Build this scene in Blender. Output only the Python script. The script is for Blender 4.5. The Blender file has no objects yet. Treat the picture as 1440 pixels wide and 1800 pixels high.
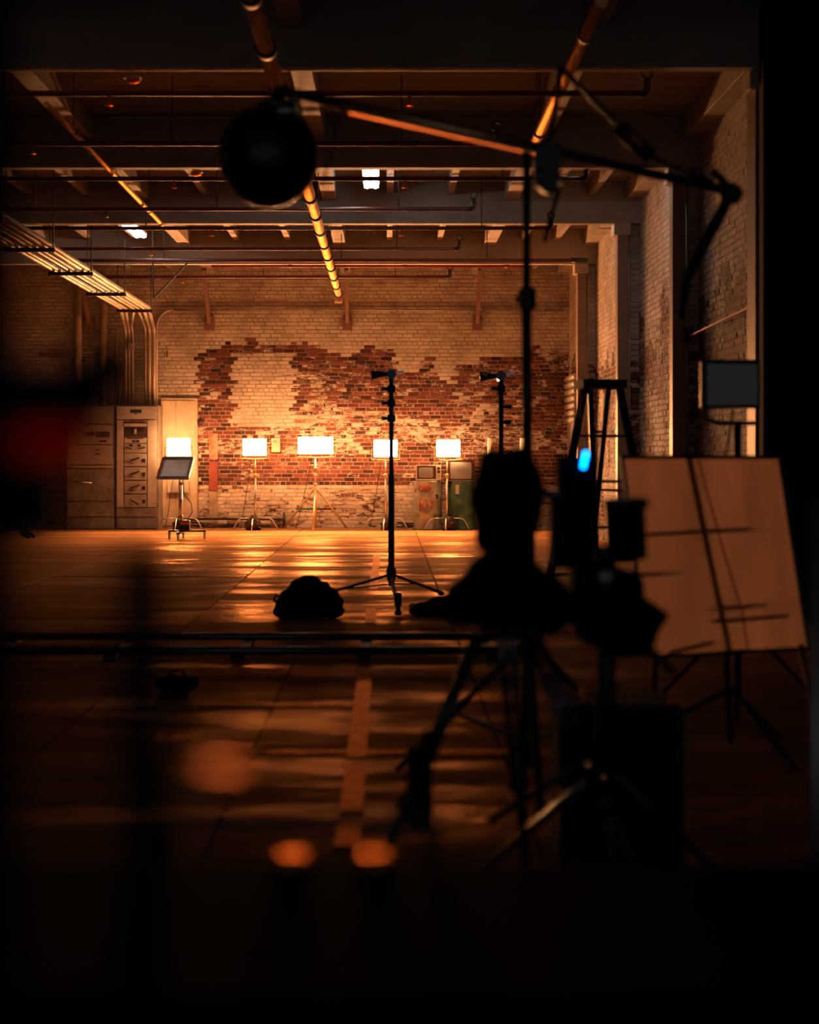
import bpy, bmesh, math, random
from mathutils import Vector, Matrix, noise
R = random.Random(7)
PI = math.pi
sc = bpy.context.scene
C = bpy.context.collection

# ------------------------------------------------------------------ camera
F, HX, HY, CAMH = 3000.0, 680.0, 805.0, 1.35      # focal length in px, vanishing point in px, lens height in m
cam = bpy.data.cameras.new('camera')
cam.sensor_fit = 'VERTICAL'; cam.sensor_height = 36.0; cam.sensor_width = 36.0
cam.lens = F / 1800 * 36.0
cam.shift_x = (720 - HX) / 1800; cam.shift_y = (HY - 900) / 1800
cam.clip_start = 0.05; cam.clip_end = 200
cam.dof.use_dof = True; cam.dof.focus_distance = 31.5
cam.dof.aperture_fstop = 60.0 / 33.0
co = bpy.data.objects.new('camera', cam); C.objects.link(co)
co.location = (0, 0, CAMH); co.rotation_euler = (PI / 2, 0, 0)
sc.camera = co

# ------------------------------------------------------------------ world and exposure
w = bpy.data.worlds.new('dusk'); sc.world = w; w.use_nodes = True
w.node_tree.nodes['Background'].inputs[0].default_value = (0.5, 0.55, 0.7, 1)
w.node_tree.nodes['Background'].inputs[1].default_value = 0.26
sc.view_settings.view_transform = 'Standard'; sc.view_settings.look = 'None'
sc.view_settings.gamma = 1.0; sc.view_settings.use_curve_mapping = False
sc.view_settings.exposure = 0.0
try:
    sc.cycles.use_denoising = True
    sc.cycles.max_bounces = 8; sc.cycles.diffuse_bounces = 4; sc.cycles.adaptive_threshold = 0.02
    sc.cycles.caustics_reflective = False; sc.cycles.caustics_refractive = False
    sc.cycles.sample_clamp_indirect = 6.0
except Exception:
    pass
LAMP = (1.0, 0.375, 0.13)
LF, LB = 450.0, 56.0             # radiance of the lamp panels, front and back


def P(x, y, Y):
    """a point seen at pixel x, y that stands Y metres away"""
    return Vector(((x - HX) * Y / F, Y, CAMH - (y - HY) * Y / F))


def FL(y):
    """distance of a floor point seen at pixel row y"""
    return CAMH * F / (y - HY)


# ------------------------------------------------------------------ materials
MATS = {}


def nd(nt, t, **k):
    n = nt.nodes.new(t)
    for a, b in k.items():
        setattr(n, a, b)
    return n


def mat(name, col, rough=0.6, metal=0.0, var=0.0, scale=6.0, col2=None, bump=0.0, stretch=(1, 1, 1), spec=0.5, coat=0.0, edge=None):
    if name in MATS:
        return MATS[name]
    m = bpy.data.materials.new(name); m.use_nodes = True
    nt = m.node_tree; b = nt.nodes['Principled BSDF']
    b.inputs['Base Color'].default_value = (*col, 1)
    b.inputs['Roughness'].default_value = rough; b.inputs['Metallic'].default_value = metal
    b.inputs['Specular IOR Level'].default_value = spec
    b.inputs['Coat Weight'].default_value = coat
    if edge: b.inputs['Specular Tint'].default_value = (*edge, 1)
    if var or bump:
        tc = nd(nt, 'ShaderNodeTexCoord'); mp = nd(nt, 'ShaderNodeMapping')
        mp.inputs['Scale'].default_value = stretch
        nt.links.new(tc.outputs['Object'], mp.inputs[0])
        nz = nd(nt, 'ShaderNodeTexNoise'); nz.inputs['Scale'].default_value = scale
        nz.inputs['Detail'].default_value = 6; nz.inputs['Roughness'].default_value = 0.65
        nt.links.new(mp.outputs[0], nz.inputs['Vector'])
        if var:
            rp = nd(nt, 'ShaderNodeValToRGB')
            c2 = col2 or tuple(c * (1 - var) for c in col)
            rp.color_ramp.elements[0].position = 0.36; rp.color_ramp.elements[0].color = (*c2, 1)
            rp.color_ramp.elements[1].position = 0.62; rp.color_ramp.elements[1].color = (*col, 1)
            nt.links.new(nz.outputs['Fac'], rp.inputs[0]); nt.links.new(rp.outputs[0], b.inputs['Base Color'])
        if bump:
            bp = nd(nt, 'ShaderNodeBump'); bp.inputs['Strength'].default_value = bump; bp.inputs['Distance'].default_value = 0.02
            nt.links.new(nz.outputs['Fac'], bp.inputs['Height']); nt.links.new(bp.outputs[0], b.inputs['Normal'])
    MATS[name] = m
    return m


def emis(name, col, st):
    m = bpy.data.materials.new(name); m.use_nodes = True; nt = m.node_tree
    b = nt.nodes['Principled BSDF']
    b.inputs['Base Color'].default_value = (0.8, 0.8, 0.8, 1)
    b.inputs['Emission Color'].default_value = (*col, 1); b.inputs['Emission Strength'].default_value = st
    MATS[name] = m
    return m


def brick_material(name, from_object):
    """worn paint over red brick; how much paint is left on a brick comes with the brick"""
    m = bpy.data.materials.new(name); m.use_nodes = True; nt = m.node_tree; L = nt.links
    b = nt.nodes['Principled BSDF']; b.inputs['Roughness'].default_value = 0.75
    b.inputs['Specular IOR Level'].default_value = 0.3
    if from_object:
        src = nd(nt, 'ShaderNodeObjectInfo'); col = src.outputs['Color']
    else:
        src = nd(nt, 'ShaderNodeAttribute', attribute_name='wear'); col = src.outputs['Color']
    sp = nd(nt, 'ShaderNodeSeparateColor'); L.new(col, sp.inputs[0])
    ge = nd(nt, 'ShaderNodeNewGeometry')
    nz = nd(nt, 'ShaderNodeTexNoise'); nz.inputs['Scale'].default_value = 13.0; nz.inputs['Detail'].default_value = 7
    nz.inputs['Roughness'].default_value = 0.75
    sq = nd(nt, 'ShaderNodeMapping'); sq.inputs['Scale'].default_value = (0.6, 0.6, 1.7); L.new(ge.outputs['Position'], sq.inputs[0]); L.new(sq.outputs[0], nz.inputs['Vector'])
    # paint mask = smoothstep(paint + noise)
    ad = nd(nt, 'ShaderNodeMath', operation='MULTIPLY_ADD'); ad.inputs[1].default_value = 2.2
    ad2 = nd(nt, 'ShaderNodeMath', operation='SUBTRACT'); ad2.inputs[1].default_value = 1.1
    L.new(nz.outputs['Fac'], ad.inputs[0]); L.new(sp.outputs[0], ad.inputs[2]); L.new(ad.outputs[0], ad2.inputs[0])
    mr = nd(nt, 'ShaderNodeMapRange', interpolation_type='SMOOTHSTEP')
    mr.inputs['From Min'].default_value = 0.38; mr.inputs['From Max'].default_value = 0.58
    L.new(ad2.outputs[0], mr.inputs['Value'])
    # bare brick colour, varied brick by brick
    br = nd(nt, 'ShaderNodeValToRGB'); e = br.color_ramp.elements
    e[0].color = (0.024, 0.011, 0.010, 1); e[1].color = (0.17, 0.055, 0.036, 1); e[1].position = 0.95
    x = e.new(0.45); x.color = (0.085, 0.026, 0.02, 1)
    L.new(sp.outputs[1], br.inputs[0])
    # paint colour with grime
    pr = nd(nt, 'ShaderNodeValToRGB'); e = pr.color_ramp.elements
    e[0].position = 0.3; e[0].color = (0.35, 0.3, 0.245, 1); e[1].position = 0.62; e[1].color = (0.58, 0.54, 0.47, 1)
    n2 = nd(nt, 'ShaderNodeTexNoise'); n2.inputs['Scale'].default_value = 1.7; n2.inputs['Detail'].default_value = 8
    n2.inputs['Roughness'].default_value = 0.6; L.new(ge.outputs['Position'], n2.inputs['Vector'])
    L.new(n2.outputs['Fac'], pr.inputs[0])
    sc_ = nd(nt, 'ShaderNodeMixRGB', blend_type='MULTIPLY'); sc_.inputs[0].default_value = 1
    tr = nd(nt, 'ShaderNodeMapRange'); tr.inputs['To Min'].default_value = 0.82; tr.inputs['To Max'].default_value = 1.05
    L.new(sp.outputs[2], tr.inputs['Value']); L.new(pr.outputs[0], sc_.inputs[1])
    cb = nd(nt, 'ShaderNodeCombineColor')
    for i in range(3):
        L.new(tr.outputs[0], cb.inputs[i])
    L.new(cb.outputs[0], sc_.inputs[2])
    mx = nd(nt, 'ShaderNodeMixRGB'); L.new(mr.outputs[0], mx.inputs[0]); L.new(br.outputs[0], mx.inputs[1]); L.new(sc_.outputs[0], mx.inputs[2])
    L.new(mx.outputs[0], b.inputs['Base Color'])
    bp = nd(nt, 'ShaderNodeBump'); bp.inputs['Strength'].default_value = 0.35; bp.inputs['Distance'].default_value = 0.01
    n3 = nd(nt, 'ShaderNodeTexNoise'); n3.inputs['Scale'].default_value = 30; L.new(ge.outputs['Position'], n3.inputs['Vector'])
    L.new(n3.outputs['Fac'], bp.inputs['Height']); L.new(bp.outputs[0], b.inputs['Normal'])
    return m


M_MORTAR = mat('mortar', (0.44, 0.36, 0.28), 0.85, var=0.6, scale=3.0, col2=(0.2, 0.14, 0.1))
M_BRICKS = brick_material('worn brick course', False)
M_BRICK = brick_material('worn brick', True)
M_CREAM = mat('cream paint', (0.6, 0.5, 0.37), 0.55, var=0.35, scale=2.5)
M_POST = mat('brown stained post timber', (0.28, 0.18, 0.12), 0.5, var=.3, scale=2)
M_BRACE = mat('dark red-brown timber', (0.22, 0.11, 0.075), 0.6, var=.3, scale=4)
M_TIMBER = mat('painted timber', (0.43, 0.375, 0.31), 0.6, var=0.35, scale=1.3, stretch=(0.4, 1, 1))
M_DECK = mat('roof deck boards', (0.34, 0.29, 0.23), 0.7, var=0.5, scale=2.0, stretch=(0.15, 4, 1))
M_DARKWALL = mat('dim left wall', (0.07, 0.05, 0.045), 0.85, var=0.5, scale=1.2)  # dark tone stands for the dim left side of the room
M_BLACKWALL = mat('matt black wall shade', (0.008, 0.008, 0.008), 0.9)  # black stands for the unlit partition and near side wall
M_BLACK = mat('black powder coat', (0.012, 0.012, 0.013), 0.42)
M_MATT = mat('black nylon', (0.007, 0.0065, 0.006), 0.9, spec=0.06)
M_BLUEBLK = mat('black anodised aluminium', (0.03, 0.036, 0.05), 0.3, metal=0.6, coat=0.6)
M_CHROME = mat('brushed chrome', (0.75, 0.73, 0.7), 0.28, metal=1.0)
M_STEEL = mat('dull steel', (0.42, 0.4, 0.38), 0.42, metal=1.0)
M_BRASS = mat('yellow zinc steel', (0.72, 0.58, 0.33), 0.38, metal=0.8)
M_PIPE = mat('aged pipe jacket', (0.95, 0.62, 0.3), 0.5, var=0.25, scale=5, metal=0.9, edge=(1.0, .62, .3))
M_BAND = mat('black pipe band', (0.03, 0.02, 0.02), 0.5)
M_REDPIPE = mat('dark red pipe paint', (0.10, 0.022, 0.015), 0.45)
M_RED = mat('bright red paint', (0.42, 0.02, 0.015), 0.45)
M_CONDUIT = mat('galvanised conduit', (0.58, 0.5, 0.4), 0.45, metal=0.35, var=0.3, scale=4)
M_GREY = mat('grey enamel', (0.42, 0.4, 0.36), 0.4, var=0.35, scale=2.0)
M_GREYD = mat('dirty grey enamel', (0.30, 0.28, 0.25), 0.45, var=0.55, scale=2.6)
M_GREYP = mat('pale grey enamel', (0.52, 0.5, 0.45), 0.4, var=0.25, scale=3.0)
M_RUBBER = mat('black rubber', (0.014, 0.013, 0.012), 0.7)
M_RUST = mat('rust plate', (0.2, 0.055, 0.03), 0.7, var=0.6, scale=5, col2=(0.42, 0.3, 0.2))
M_WHITE = mat('white diffuser acrylic', (0.72, 0.7, 0.66), 0.4)
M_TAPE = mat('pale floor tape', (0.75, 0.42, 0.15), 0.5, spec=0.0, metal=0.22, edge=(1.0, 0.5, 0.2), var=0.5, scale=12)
M_SCREEN = mat('grey picture tube glass', (0.24, 0.25, 0.24), 0.12, coat=0.6)
M_PLASTIC = mat('ivory television plastic', (0.55, 0.5, 0.42), 0.4)
M_BROWN = mat('dark brown plastic', (0.05, 0.025, 0.016), 0.4)
M_SANDBAG = mat('dark oilcloth sandbag', (0.035, 0.02, 0.015), 0.5, var=0.4, scale=20)
M_TEAL = mat('teal tape', (0.02, 0.28, 0.3), 0.5)
M_ORANGE = mat('orange-red plastic', (0.5, 0.09, 0.02), 0.45)
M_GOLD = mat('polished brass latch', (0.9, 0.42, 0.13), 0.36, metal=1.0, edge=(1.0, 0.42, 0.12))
M_GREENLBL = mat('dark green plate', (0.02, 0.06, 0.03), 0.5)
E_FRONT = emis('lamp panel glow', LAMP, LF)
E_BACK = emis('lamp back glow', LAMP, LB)
E_TUBE = emis('fluorescent tube glow', (1.0, 0.98, 0.93), 13.0)
E_BLUE = emis('blue led glow', (0.0, 0.2, 0.9), 16.0)
E_AMBER = emis('amber tube glow', (1.0, 0.42, 0.09), 0.9)


def floor_material():
    m = bpy.data.materials.new('polished concrete'); m.use_nodes = True; nt = m.node_tree; L = nt.links
    b = nt.nodes['Principled BSDF']
    ge = nd(nt, 'ShaderNodeNewGeometry'); oi = nd(nt, 'ShaderNodeObjectInfo')
    n1 = nd(nt, 'ShaderNodeTexNoise'); n1.inputs['Scale'].default_value = 1.1; n1.inputs['Detail'].default_value = 9; n1.inputs['Roughness'].default_value = 0.68
    n2 = nd(nt, 'ShaderNodeTexNoise'); n2.inputs['Scale'].default_value = 0.9; n2.inputs['Detail'].default_value = 5
    mp = nd(nt, 'ShaderNodeMapping'); mp.inputs['Scale'].default_value = (0.5, 1.6, 1)
    L.new(ge.outputs['Position'], mp.inputs[0]); L.new(mp.outputs[0], n1.inputs['Vector']); L.new(mp.outputs[0], n2.inputs['Vector'])
    rp = nd(nt, 'ShaderNodeValToRGB'); e = rp.color_ramp.elements
    e[0].position = 0.3; e[0].color = (0.22, 0.112, 0.05, 1); e[1].position = 0.68; e[1].color = (0.46, 0.255, 0.115, 1)
    L.new(n1.outputs['Fac'], rp.inputs[0])
    tn = nd(nt, 'ShaderNodeMapRange'); tn.inputs['To Min'].default_value = 0.8; tn.inputs['To Max'].default_value = 1.12
    L.new(oi.outputs['Random'], tn.inputs['Value'])
    ml = nd(nt, 'ShaderNodeVectorMath', operation='SCALE'); L.new(rp.outputs[0], ml.inputs[0]); L.new(tn.outputs[0], ml.inputs['Scale'])
    L.new(ml.outputs[0], b.inputs['Base Color'])
    b.inputs['Specular IOR Level'].default_value = 0.0; b.inputs['Roughness'].default_value = 0.9
    # amber sealer coat: fine scuffed streaks, worn thin in places
    m2 = nd(nt, 'ShaderNodeMapping'); m2.inputs['Scale'].default_value = (0.45, 2.2, 1); L.new(ge.outputs['Position'], m2.inputs[0])
    n4 = nd(nt, 'ShaderNodeTexNoise'); n4.inputs['Scale'].default_value = 1.6; n4.inputs['Detail'].default_value = 9; n4.inputs['Roughness'].default_value = 0.72
    L.new(m2.outputs[0], n4.inputs['Vector'])
    av = nd(nt, 'ShaderNodeMath', operation='ADD'); L.new(n4.outputs['Fac'], av.inputs[0]); L.new(n2.outputs['Fac'], av.inputs[1])
    rs = nd(nt, 'ShaderNodeMapRange'); rs.inputs['From Min'].default_value = 0.98; rs.inputs['From Max'].default_value = 1.3
    rs.inputs['To Min'].default_value = 0.02; rs.inputs['To Max'].default_value = 0.42
    L.new(av.outputs[0], rs.inputs['Value'])
    fr = nd(nt, 'ShaderNodeFresnel'); fr.inputs['IOR'].default_value = 1.32
    fm = nd(nt, 'ShaderNodeMath', operation='MULTIPLY'); L.new(fr.outputs[0], fm.inputs[0]); L.new(rs.outputs[0], fm.inputs[1])
    gl = nd(nt, 'ShaderNodeBsdfGlossy'); gl.inputs['Color'].default_value = (1.0, 0.62, 0.34, 1)
    rr = nd(nt, 'ShaderNodeMapRange'); rr.inputs['From Min'].default_value = 0.35; rr.inputs['From Max'].default_value = 0.65
    rr.inputs['To Min'].default_value = 0.42; rr.inputs['To Max'].default_value = 0.28
    L.new(n2.outputs['Fac'], rr.inputs['Value']); L.new(rr.outputs[0], gl.inputs['Roughness'])
    n3 = nd(nt, 'ShaderNodeTexNoise'); n3.inputs['Scale'].default_value = 7.0; n3.inputs['Detail'].default_value = 8
    L.new(ge.outputs['Position'], n3.inputs['Vector'])
    bp = nd(nt, 'ShaderNodeBump'); bp.inputs['Strength'].default_value = 0.45; bp.inputs['Distance'].default_value = 0.02
    L.new(n3.outputs['Fac'], bp.inputs['Height']); L.new(bp.outputs[0], b.inputs['Normal']); L.new(bp.outputs[0], gl.inputs['Normal'])
    mx = nd(nt, 'ShaderNodeMixShader'); L.new(fm.outputs[0], mx.inputs[0]); L.new(b.outputs[0], mx.inputs[1]); L.new(gl.outputs[0], mx.inputs[2])
    L.new(mx.outputs[0], nt.nodes['Material Output'].inputs[0])
    return m


M_FLOOR = floor_material()


def translucent(name, col, mix=0.75):
    m = bpy.data.materials.new(name); m.use_nodes = True; nt = m.node_tree
    out = nt.nodes['Material Output']; nt.nodes.remove(nt.nodes['Principled BSDF'])
    d = nd(nt, 'ShaderNodeBsdfDiffuse'); t = nd(nt, 'ShaderNodeBsdfTranslucent'); mx = nd(nt, 'ShaderNodeMixShader')
    tc = nd(nt, 'ShaderNodeTexCoord'); mp = nd(nt, 'ShaderNodeMapping'); mp.inputs['Scale'].default_value = (9, 9, 0.6)
    nz = nd(nt, 'ShaderNodeTexNoise'); nz.inputs['Scale'].default_value = 1.0; nz.inputs['Detail'].default_value = 4
    nt.links.new(tc.outputs['Object'], mp.inputs[0]); nt.links.new(mp.outputs[0], nz.inputs['Vector'])
    rp = nd(nt, 'ShaderNodeValToRGB'); rp.color_ramp.elements[0].position = 0.3; rp.color_ramp.elements[1].position = 0.7
    rp.color_ramp.elements[0].color = (*[c * 0.8 for c in col], 1); rp.color_ramp.elements[1].color = (*col, 1)
    nt.links.new(nz.outputs['Fac'], rp.inputs[0])
    nt.links.new(rp.outputs[0], d.inputs[0]); nt.links.new(rp.outputs[0], t.inputs[0])
    mx.inputs[0].default_value = mix
    nt.links.new(d.outputs[0], mx.inputs[1]); nt.links.new(t.outputs[0], mx.inputs[2]); nt.links.new(mx.outputs[0], out.inputs[0])
    return m


M_SILK = translucent('unbleached muslin silk', (0.92, 0.6, 0.46), 0.92)
M_REDKNOB = translucent('translucent red plastic', (0.7, 0.02, 0.003), 0.95)


# ------------------------------------------------------------------ mesh builder
class MB:
    def __init__(s):
        s.v = []; s.f = []; s.smooth = []

    def add(s, vs, fs, sm=False):
        o = len(s.v); s.v += [tuple(v) for v in vs]
        s.f += [tuple(i + o for i in f) for f in fs]; s.smooth += [sm] * len(fs)
        return s

    def box(s, x0, x1, y0, y1, z0, z1, b=0.0):
        if b <= 0:
            return s.add([(x0, y0, z0), (x1, y0, z0), (x1, y1, z0), (x0, y1, z0), (x0, y0, z1), (x1, y0, z1), (x1, y1, z1), (x0, y1, z1)],
                         [(0, 3, 2, 1), (4, 5, 6, 7), (0, 1, 5, 4), (1, 2, 6, 5), (2, 3, 7, 6), (3, 0, 4, 7)])
        # bevelled box
        bm = bmesh.new(); bmesh.ops.create_cube(bm, size=1)
        for v in bm.verts:
            v.co = ((x0 + x1) / 2 + v.co.x * (x1 - x0), (y0 + y1) / 2 + v.co.y * (y1 - y0), (z0 + z1) / 2 + v.co.z * (z1 - z0))
        bmesh.ops.bevel(bm, geom=bm.edges[:], offset=b, segments=2, affect='EDGES', profile=0.5)
        bm.verts.index_update()
        s.add([v.co[:] for v in bm.verts], [[v.index for v in f.verts] for f in bm.faces]); bm.free()
        return s

    def obox(s, c, u, v, w_):
        c = Vector(c); u = Vector(u); v = Vector(v); w_ = Vector(w_)
        p = [c + a * u + b * v + d * w_ for d in (-1, 1) for (a, b) in ((-1, -1), (1, -1), (1, 1), (-1, 1))]
        return s.add(p, [(0, 3, 2, 1), (4, 5, 6, 7), (0, 1, 5, 4), (1, 2, 6, 5), (2, 3, 7, 6), (3, 0, 4, 7)])

    def bar(s, a, b, wd, ht):
        """rectangular bar from a to b"""
        a = Vector(a); b = Vector(b); d = (b - a); L = d.length; d.normalize()
        up = Vector((0, 0, 1)) if abs(d.z) < 0.95 else Vector((0, 1, 0))
        sx = d.cross(up).normalized(); uz = sx.cross(d)
        return s.obox((a + b) / 2, sx * wd / 2, uz * ht / 2, d * L / 2)

    def tube(s, pts, r, seg=10, cap=True):
        pts = [Vector(p) for p in pts]; n = len(pts)
        rs = r if isinstance(r, (list, tuple)) else [r] * n
        vs = []; fs = []
        t0 = (pts[1] - pts[0]).normalized()
        a = Vector((0, 0, 1)) if abs(t0.z) < 0.9 else Vector((1, 0, 0))
        nrm = t0.cross(a).normalized()
        for i, p in enumerate(pts):
            t = ((pts[min(i + 1, n - 1)] - p).normalized() + (p - pts[max(i - 1, 0)]).normalized())
            if t.length < 1e-6:
                t = t0
            t.normalize()
            nrm = (nrm - t * nrm.dot(t)).normalized(); bn = t.cross(nrm)
            for k in range(seg):
                an = 2 * PI * k / seg
                vs.append(p + (nrm * math.cos(an) + bn * math.sin(an)) * rs[i])
        for i in range(n - 1):
            for k in range(seg):
                k2 = (k + 1) % seg
                fs.append((i * seg + k, i * seg + k2, (i + 1) * seg + k2, (i + 1) * seg + k))
        s.add(vs, fs, True)
        if cap:
            o = len(s.v) - n * seg
            s.f.append(tuple(o + k for k in range(seg))[::-1]); s.smooth.append(False)
            s.f.append(tuple(o + (n - 1) * seg + k for k in range(seg))); s.smooth.append(False)
        return s

    def lathe(s, prof, c=(0, 0, 0), seg=24, axis='z'):
        c = Vector(c); n = len(prof); vs = []; fs = []
        for (r, h) in prof:
            for k in range(seg):
                an = 2 * PI * k / seg
                q = (r * math.cos(an), r * math.sin(an), h)
                if axis == 'y':
                    q = (q[0], q[2], q[1])
                elif axis == 'x':
                    q = (q[2], q[0], q[1])
                vs.append(c + Vector(q))
        for i in range(n - 1):
            for k in range(seg):
                k2 = (k + 1) % seg
                fs.append((i * seg + k, i * seg + k2, (i + 1) * seg + k2, (i + 1) * seg + k))
        s.add(vs, fs, True)
        o = len(s.v) - n * seg
        if prof[0][0] > 1e-5:
            s.f.append(tuple(o + k for k in range(seg))[::-1]); s.smooth.append(False)
        if prof[-1][0] > 1e-5:
            s.f.append(tuple(o + (n - 1) * seg + k for k in range(seg))); s.smooth.append(False)
        return s

    def ball(s, c, rx, ry=None, rz=None, nu=20, nv=12, lump=0.0, seed=0.0, freq=2.0):
        ry = ry or rx; rz = rz or rx; c = Vector(c); vs = []; fs = []
        for j in range(1, nv):
            th = PI * j / nv
            for i in range(nu):
                ph = 2 * PI * i / nu
                d = Vector((math.sin(th) * math.cos(ph), math.sin(th) * math.sin(ph), math.cos(th)))
                k = 1 + (lump * noise.noise(d * freq + Vector((seed, seed * 1.7, 0))) if lump else 0)
                vs.append(c + Vector((d.x * rx * k, d.y * ry * k, d.z * rz * k)))
        vs.append(c + Vector((0, 0, rz))); vs.append(c + Vector((0, 0, -rz)))
        T = len(vs) - 2; B = T + 1
        for j in range(nv - 2):
            for i in range(nu):
                i2 = (i + 1) % nu
                fs.append((j * nu + i, (j + 1) * nu + i, (j + 1) * nu + i2, j * nu + i2))
        for i in range(nu):
            i2 = (i + 1) % nu
            fs.append((T, i, i2)); fs.append((B, (nv - 2) * nu + i2, (nv - 2) * nu + i))
        return s.add(vs, fs, True)

    def prism(s, poly, depth_vec):
        """polygon (3d points) swept along depth_vec"""
        d = Vector(depth_vec); n = len(poly); a = [Vector(p) for p in poly]; b = [p + d for p in a]
        fs = [tuple(range(n)), tuple(range(2 * n - 1, n - 1, -1))]
        for i in range(n):
            j = (i + 1) % n
            fs.append((i, i + n, j + n, j))
        return s.add(a + b, fs)

    def mesh(s, name, origin=(0, 0, 0)):
        o = Vector(origin)
        me = bpy.data.meshes.new(name)
        me.from_pydata([tuple(Vector(v) - o) for v in s.v], [], s.f)
        me.polygons.foreach_set('use_smooth', s.smooth)
        bm = bmesh.new(); bm.from_mesh(me); bmesh.ops.recalc_face_normals(bm, faces=bm.faces[:]); bm.to_mesh(me); bm.free()
        return me


def root_loc(o):
    while o.parent:
        o = o.parent
    return o.location.copy()


def build(mb, name, m, parent=None, world=True):
    """one mesh object; its coordinates are world coordinates unless world is False"""
    org = root_loc(parent) if (parent and world) else (0, 0, 0)
    me = mb.mesh(name, org); me.materials.append(m)
    o = bpy.data.objects.new(name, me); C.objects.link(o)
    if parent:
        o.parent = parent
    return o


def tag(o, label=None, cat=None, group=None, kind=None):
    if label: o['label'] = label
    if cat: o['category'] = cat
    if group: o['group'] = group
    if kind: o['kind'] = kind
    return o


def thing(name, label, cat, loc=(0, 0, 0), group=None, kind=None):
    o = bpy.data.objects.new(name, None); C.objects.link(o); o.location = loc
    o.empty_display_size = 0.1
    return tag(o, label, cat, group, kind)


def dup(o, parent=None, loc=None, label=None):
    c = o.copy(); C.objects.link(c); c.parent = parent
    if loc is not None: c.location = loc
    if label: c['label'] = label
    for ch in o.children:
        dup(ch, c)
    return c


def arc(c, r, a0, a1, n, plane='xz'):
    out = []
    for i in range(n + 1):
        a = a0 + (a1 - a0) * i / n
        u, v = r * math.cos(a), r * math.sin(a)
        out.append(Vector(c) + (Vector((u, 0, v)) if plane == 'xz' else Vector((0, u, v)) if plane == 'yz' else Vector((u, v, 0))))
    return out


def sag(a, b, drop, n=10):
    a = Vector(a); b = Vector(b)
    return [a.lerp(b, i / n) - Vector((0, 0, drop * 4 * (i / n) * (1 - i / n))) for i in range(n + 1)]


# ================================================================== THE SETTING
XR, XL, YB, YF, ZD = 3.52, -9.0, 32.9, -6.0, 5.18     # right wall, left wall, back wall, open end, roof deck
SB = YB / F                                          # metres per px on the back wall

# ---- floor: concrete slabs with recessed joints
floor = tag(build(MB().box(XL - .3, 6.2, YF, YB + .3, -0.2, -0.03), 'floor', mat('joint filler', (0.03, 0.02, 0.015), 0.9)),
            'polished concrete slab floor with dark joints', 'floor', kind='structure')
XJ = [-9.0, -6.1, -3.85, -1.6, 0.53, 2.7, 6.0]
ys_all = {}
for i in range(len(XJ) - 1):
    near = [-6.0, -2.0, 2.0, 5.4, 9.25, 12.2]
    far = [15.5 if i < 3 else 16.3, 19.4, 22.0, 26.0, 29.3, YB]
    ys = near + far
    for j in range(len(ys) - 1):
        x0, x1 = XJ[i] + .002, XJ[i + 1] - .002
        y0, y1 = ys[j] + .002, ys[j + 1] - .002
        parts = [(x0, x1)]
        if i == 3 and 5 < y0 < 12:
            parts = [(x0, -.622), (-.618, x1)]
        for (a, b_) in parts:
            mb = MB(); dz = R.uniform(-.003, .0); tl = R.uniform(-.004, .004)
            q = .004
            za, zb = dz + tl, dz - tl
            mb.add([(a, y0, -.03), (b_, y0, -.03), (b_, y1, -.03), (a, y1, -.03),
                    (a + q, y0 + q, za), (b_ - q, y0 + q, za), (b_ - q, y1 - q, zb), (a + q, y1 - q, zb)],
                   [(0, 1, 5, 4), (1, 2, 6, 5), (2, 3, 7, 6), (3, 0, 4, 7), (4, 5, 6, 7)])
            build(mb, 'slab', M_FLOOR, floor)


# ---- brick laying
def paint_back(X, Z):
    """how much paint is left at a place of the back wall (1 = whole)"""
    x = HX + X / SB; y = HY - (Z - CAMH) / SB
    top = [(-900, 700), (340, 700), (346, 625), (356, 612), (430, 606), (440, 592), (456, 600), (472, 606), (550, 602), (575, 616), (612, 628), (632, 622), (640, 611),
           (700, 614), (704, 626), (692, 640), (716, 657), (740, 642), (752, 622), (764, 630), (766, 668), (798, 676), (803, 642), (830, 634), (880, 622), (888, 612), (898, 625), (920, 622), (932, 607), (1010, 616)]
    ty = 620
    for (a, b) in zip(top, top[1:]):
        if a[0] <= x <= b[0] and b[0] > a[0]:
            ty = a[1] + (b[1] - a[1]) * (x - a[0]) / (b[0] - a[0])
    n = noise.noise(Vector((X * 1.1, Z * 2.4, 3.3))) + 0.5 * noise.noise(Vector((X * 3, Z * 5, 1.3)))
    if x < 345:
        return 1.0 if y < 860 else 0.9 + 0.1 * n
    if y < ty + 7 * n + R.uniform(-6, 6):
        return 1.02
    if 410 < x < 515 and 619 < y < 748:
        return 0.84 + 0.2 * n + R.uniform(-.18, .12)
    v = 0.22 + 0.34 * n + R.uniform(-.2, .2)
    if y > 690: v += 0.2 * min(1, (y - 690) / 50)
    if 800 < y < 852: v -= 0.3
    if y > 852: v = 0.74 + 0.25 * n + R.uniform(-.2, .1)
    if x < 410: v -= 0.08
    return v


def paint_right(Y, Z):
    n = noise.noise(Vector((Y * 0.9, Z * 0.5, 9.3))) + 0.6 * noise.noise(Vector((Y * 2.6, Z * 1.4, 4.3)))
    edge = 3.0 + 0.75 * n
    if Z > edge: return 1.0
    m = noise.noise(Vector((Y * 1.6, Z * 2.0, 2.3)))
    return 0.5 + 0.5 * m - 0.25 * max(0, 1 - abs(Z - 2.5) / 0.7)


BH, BW, JT = 0.075, 0.212, 0.011


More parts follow.
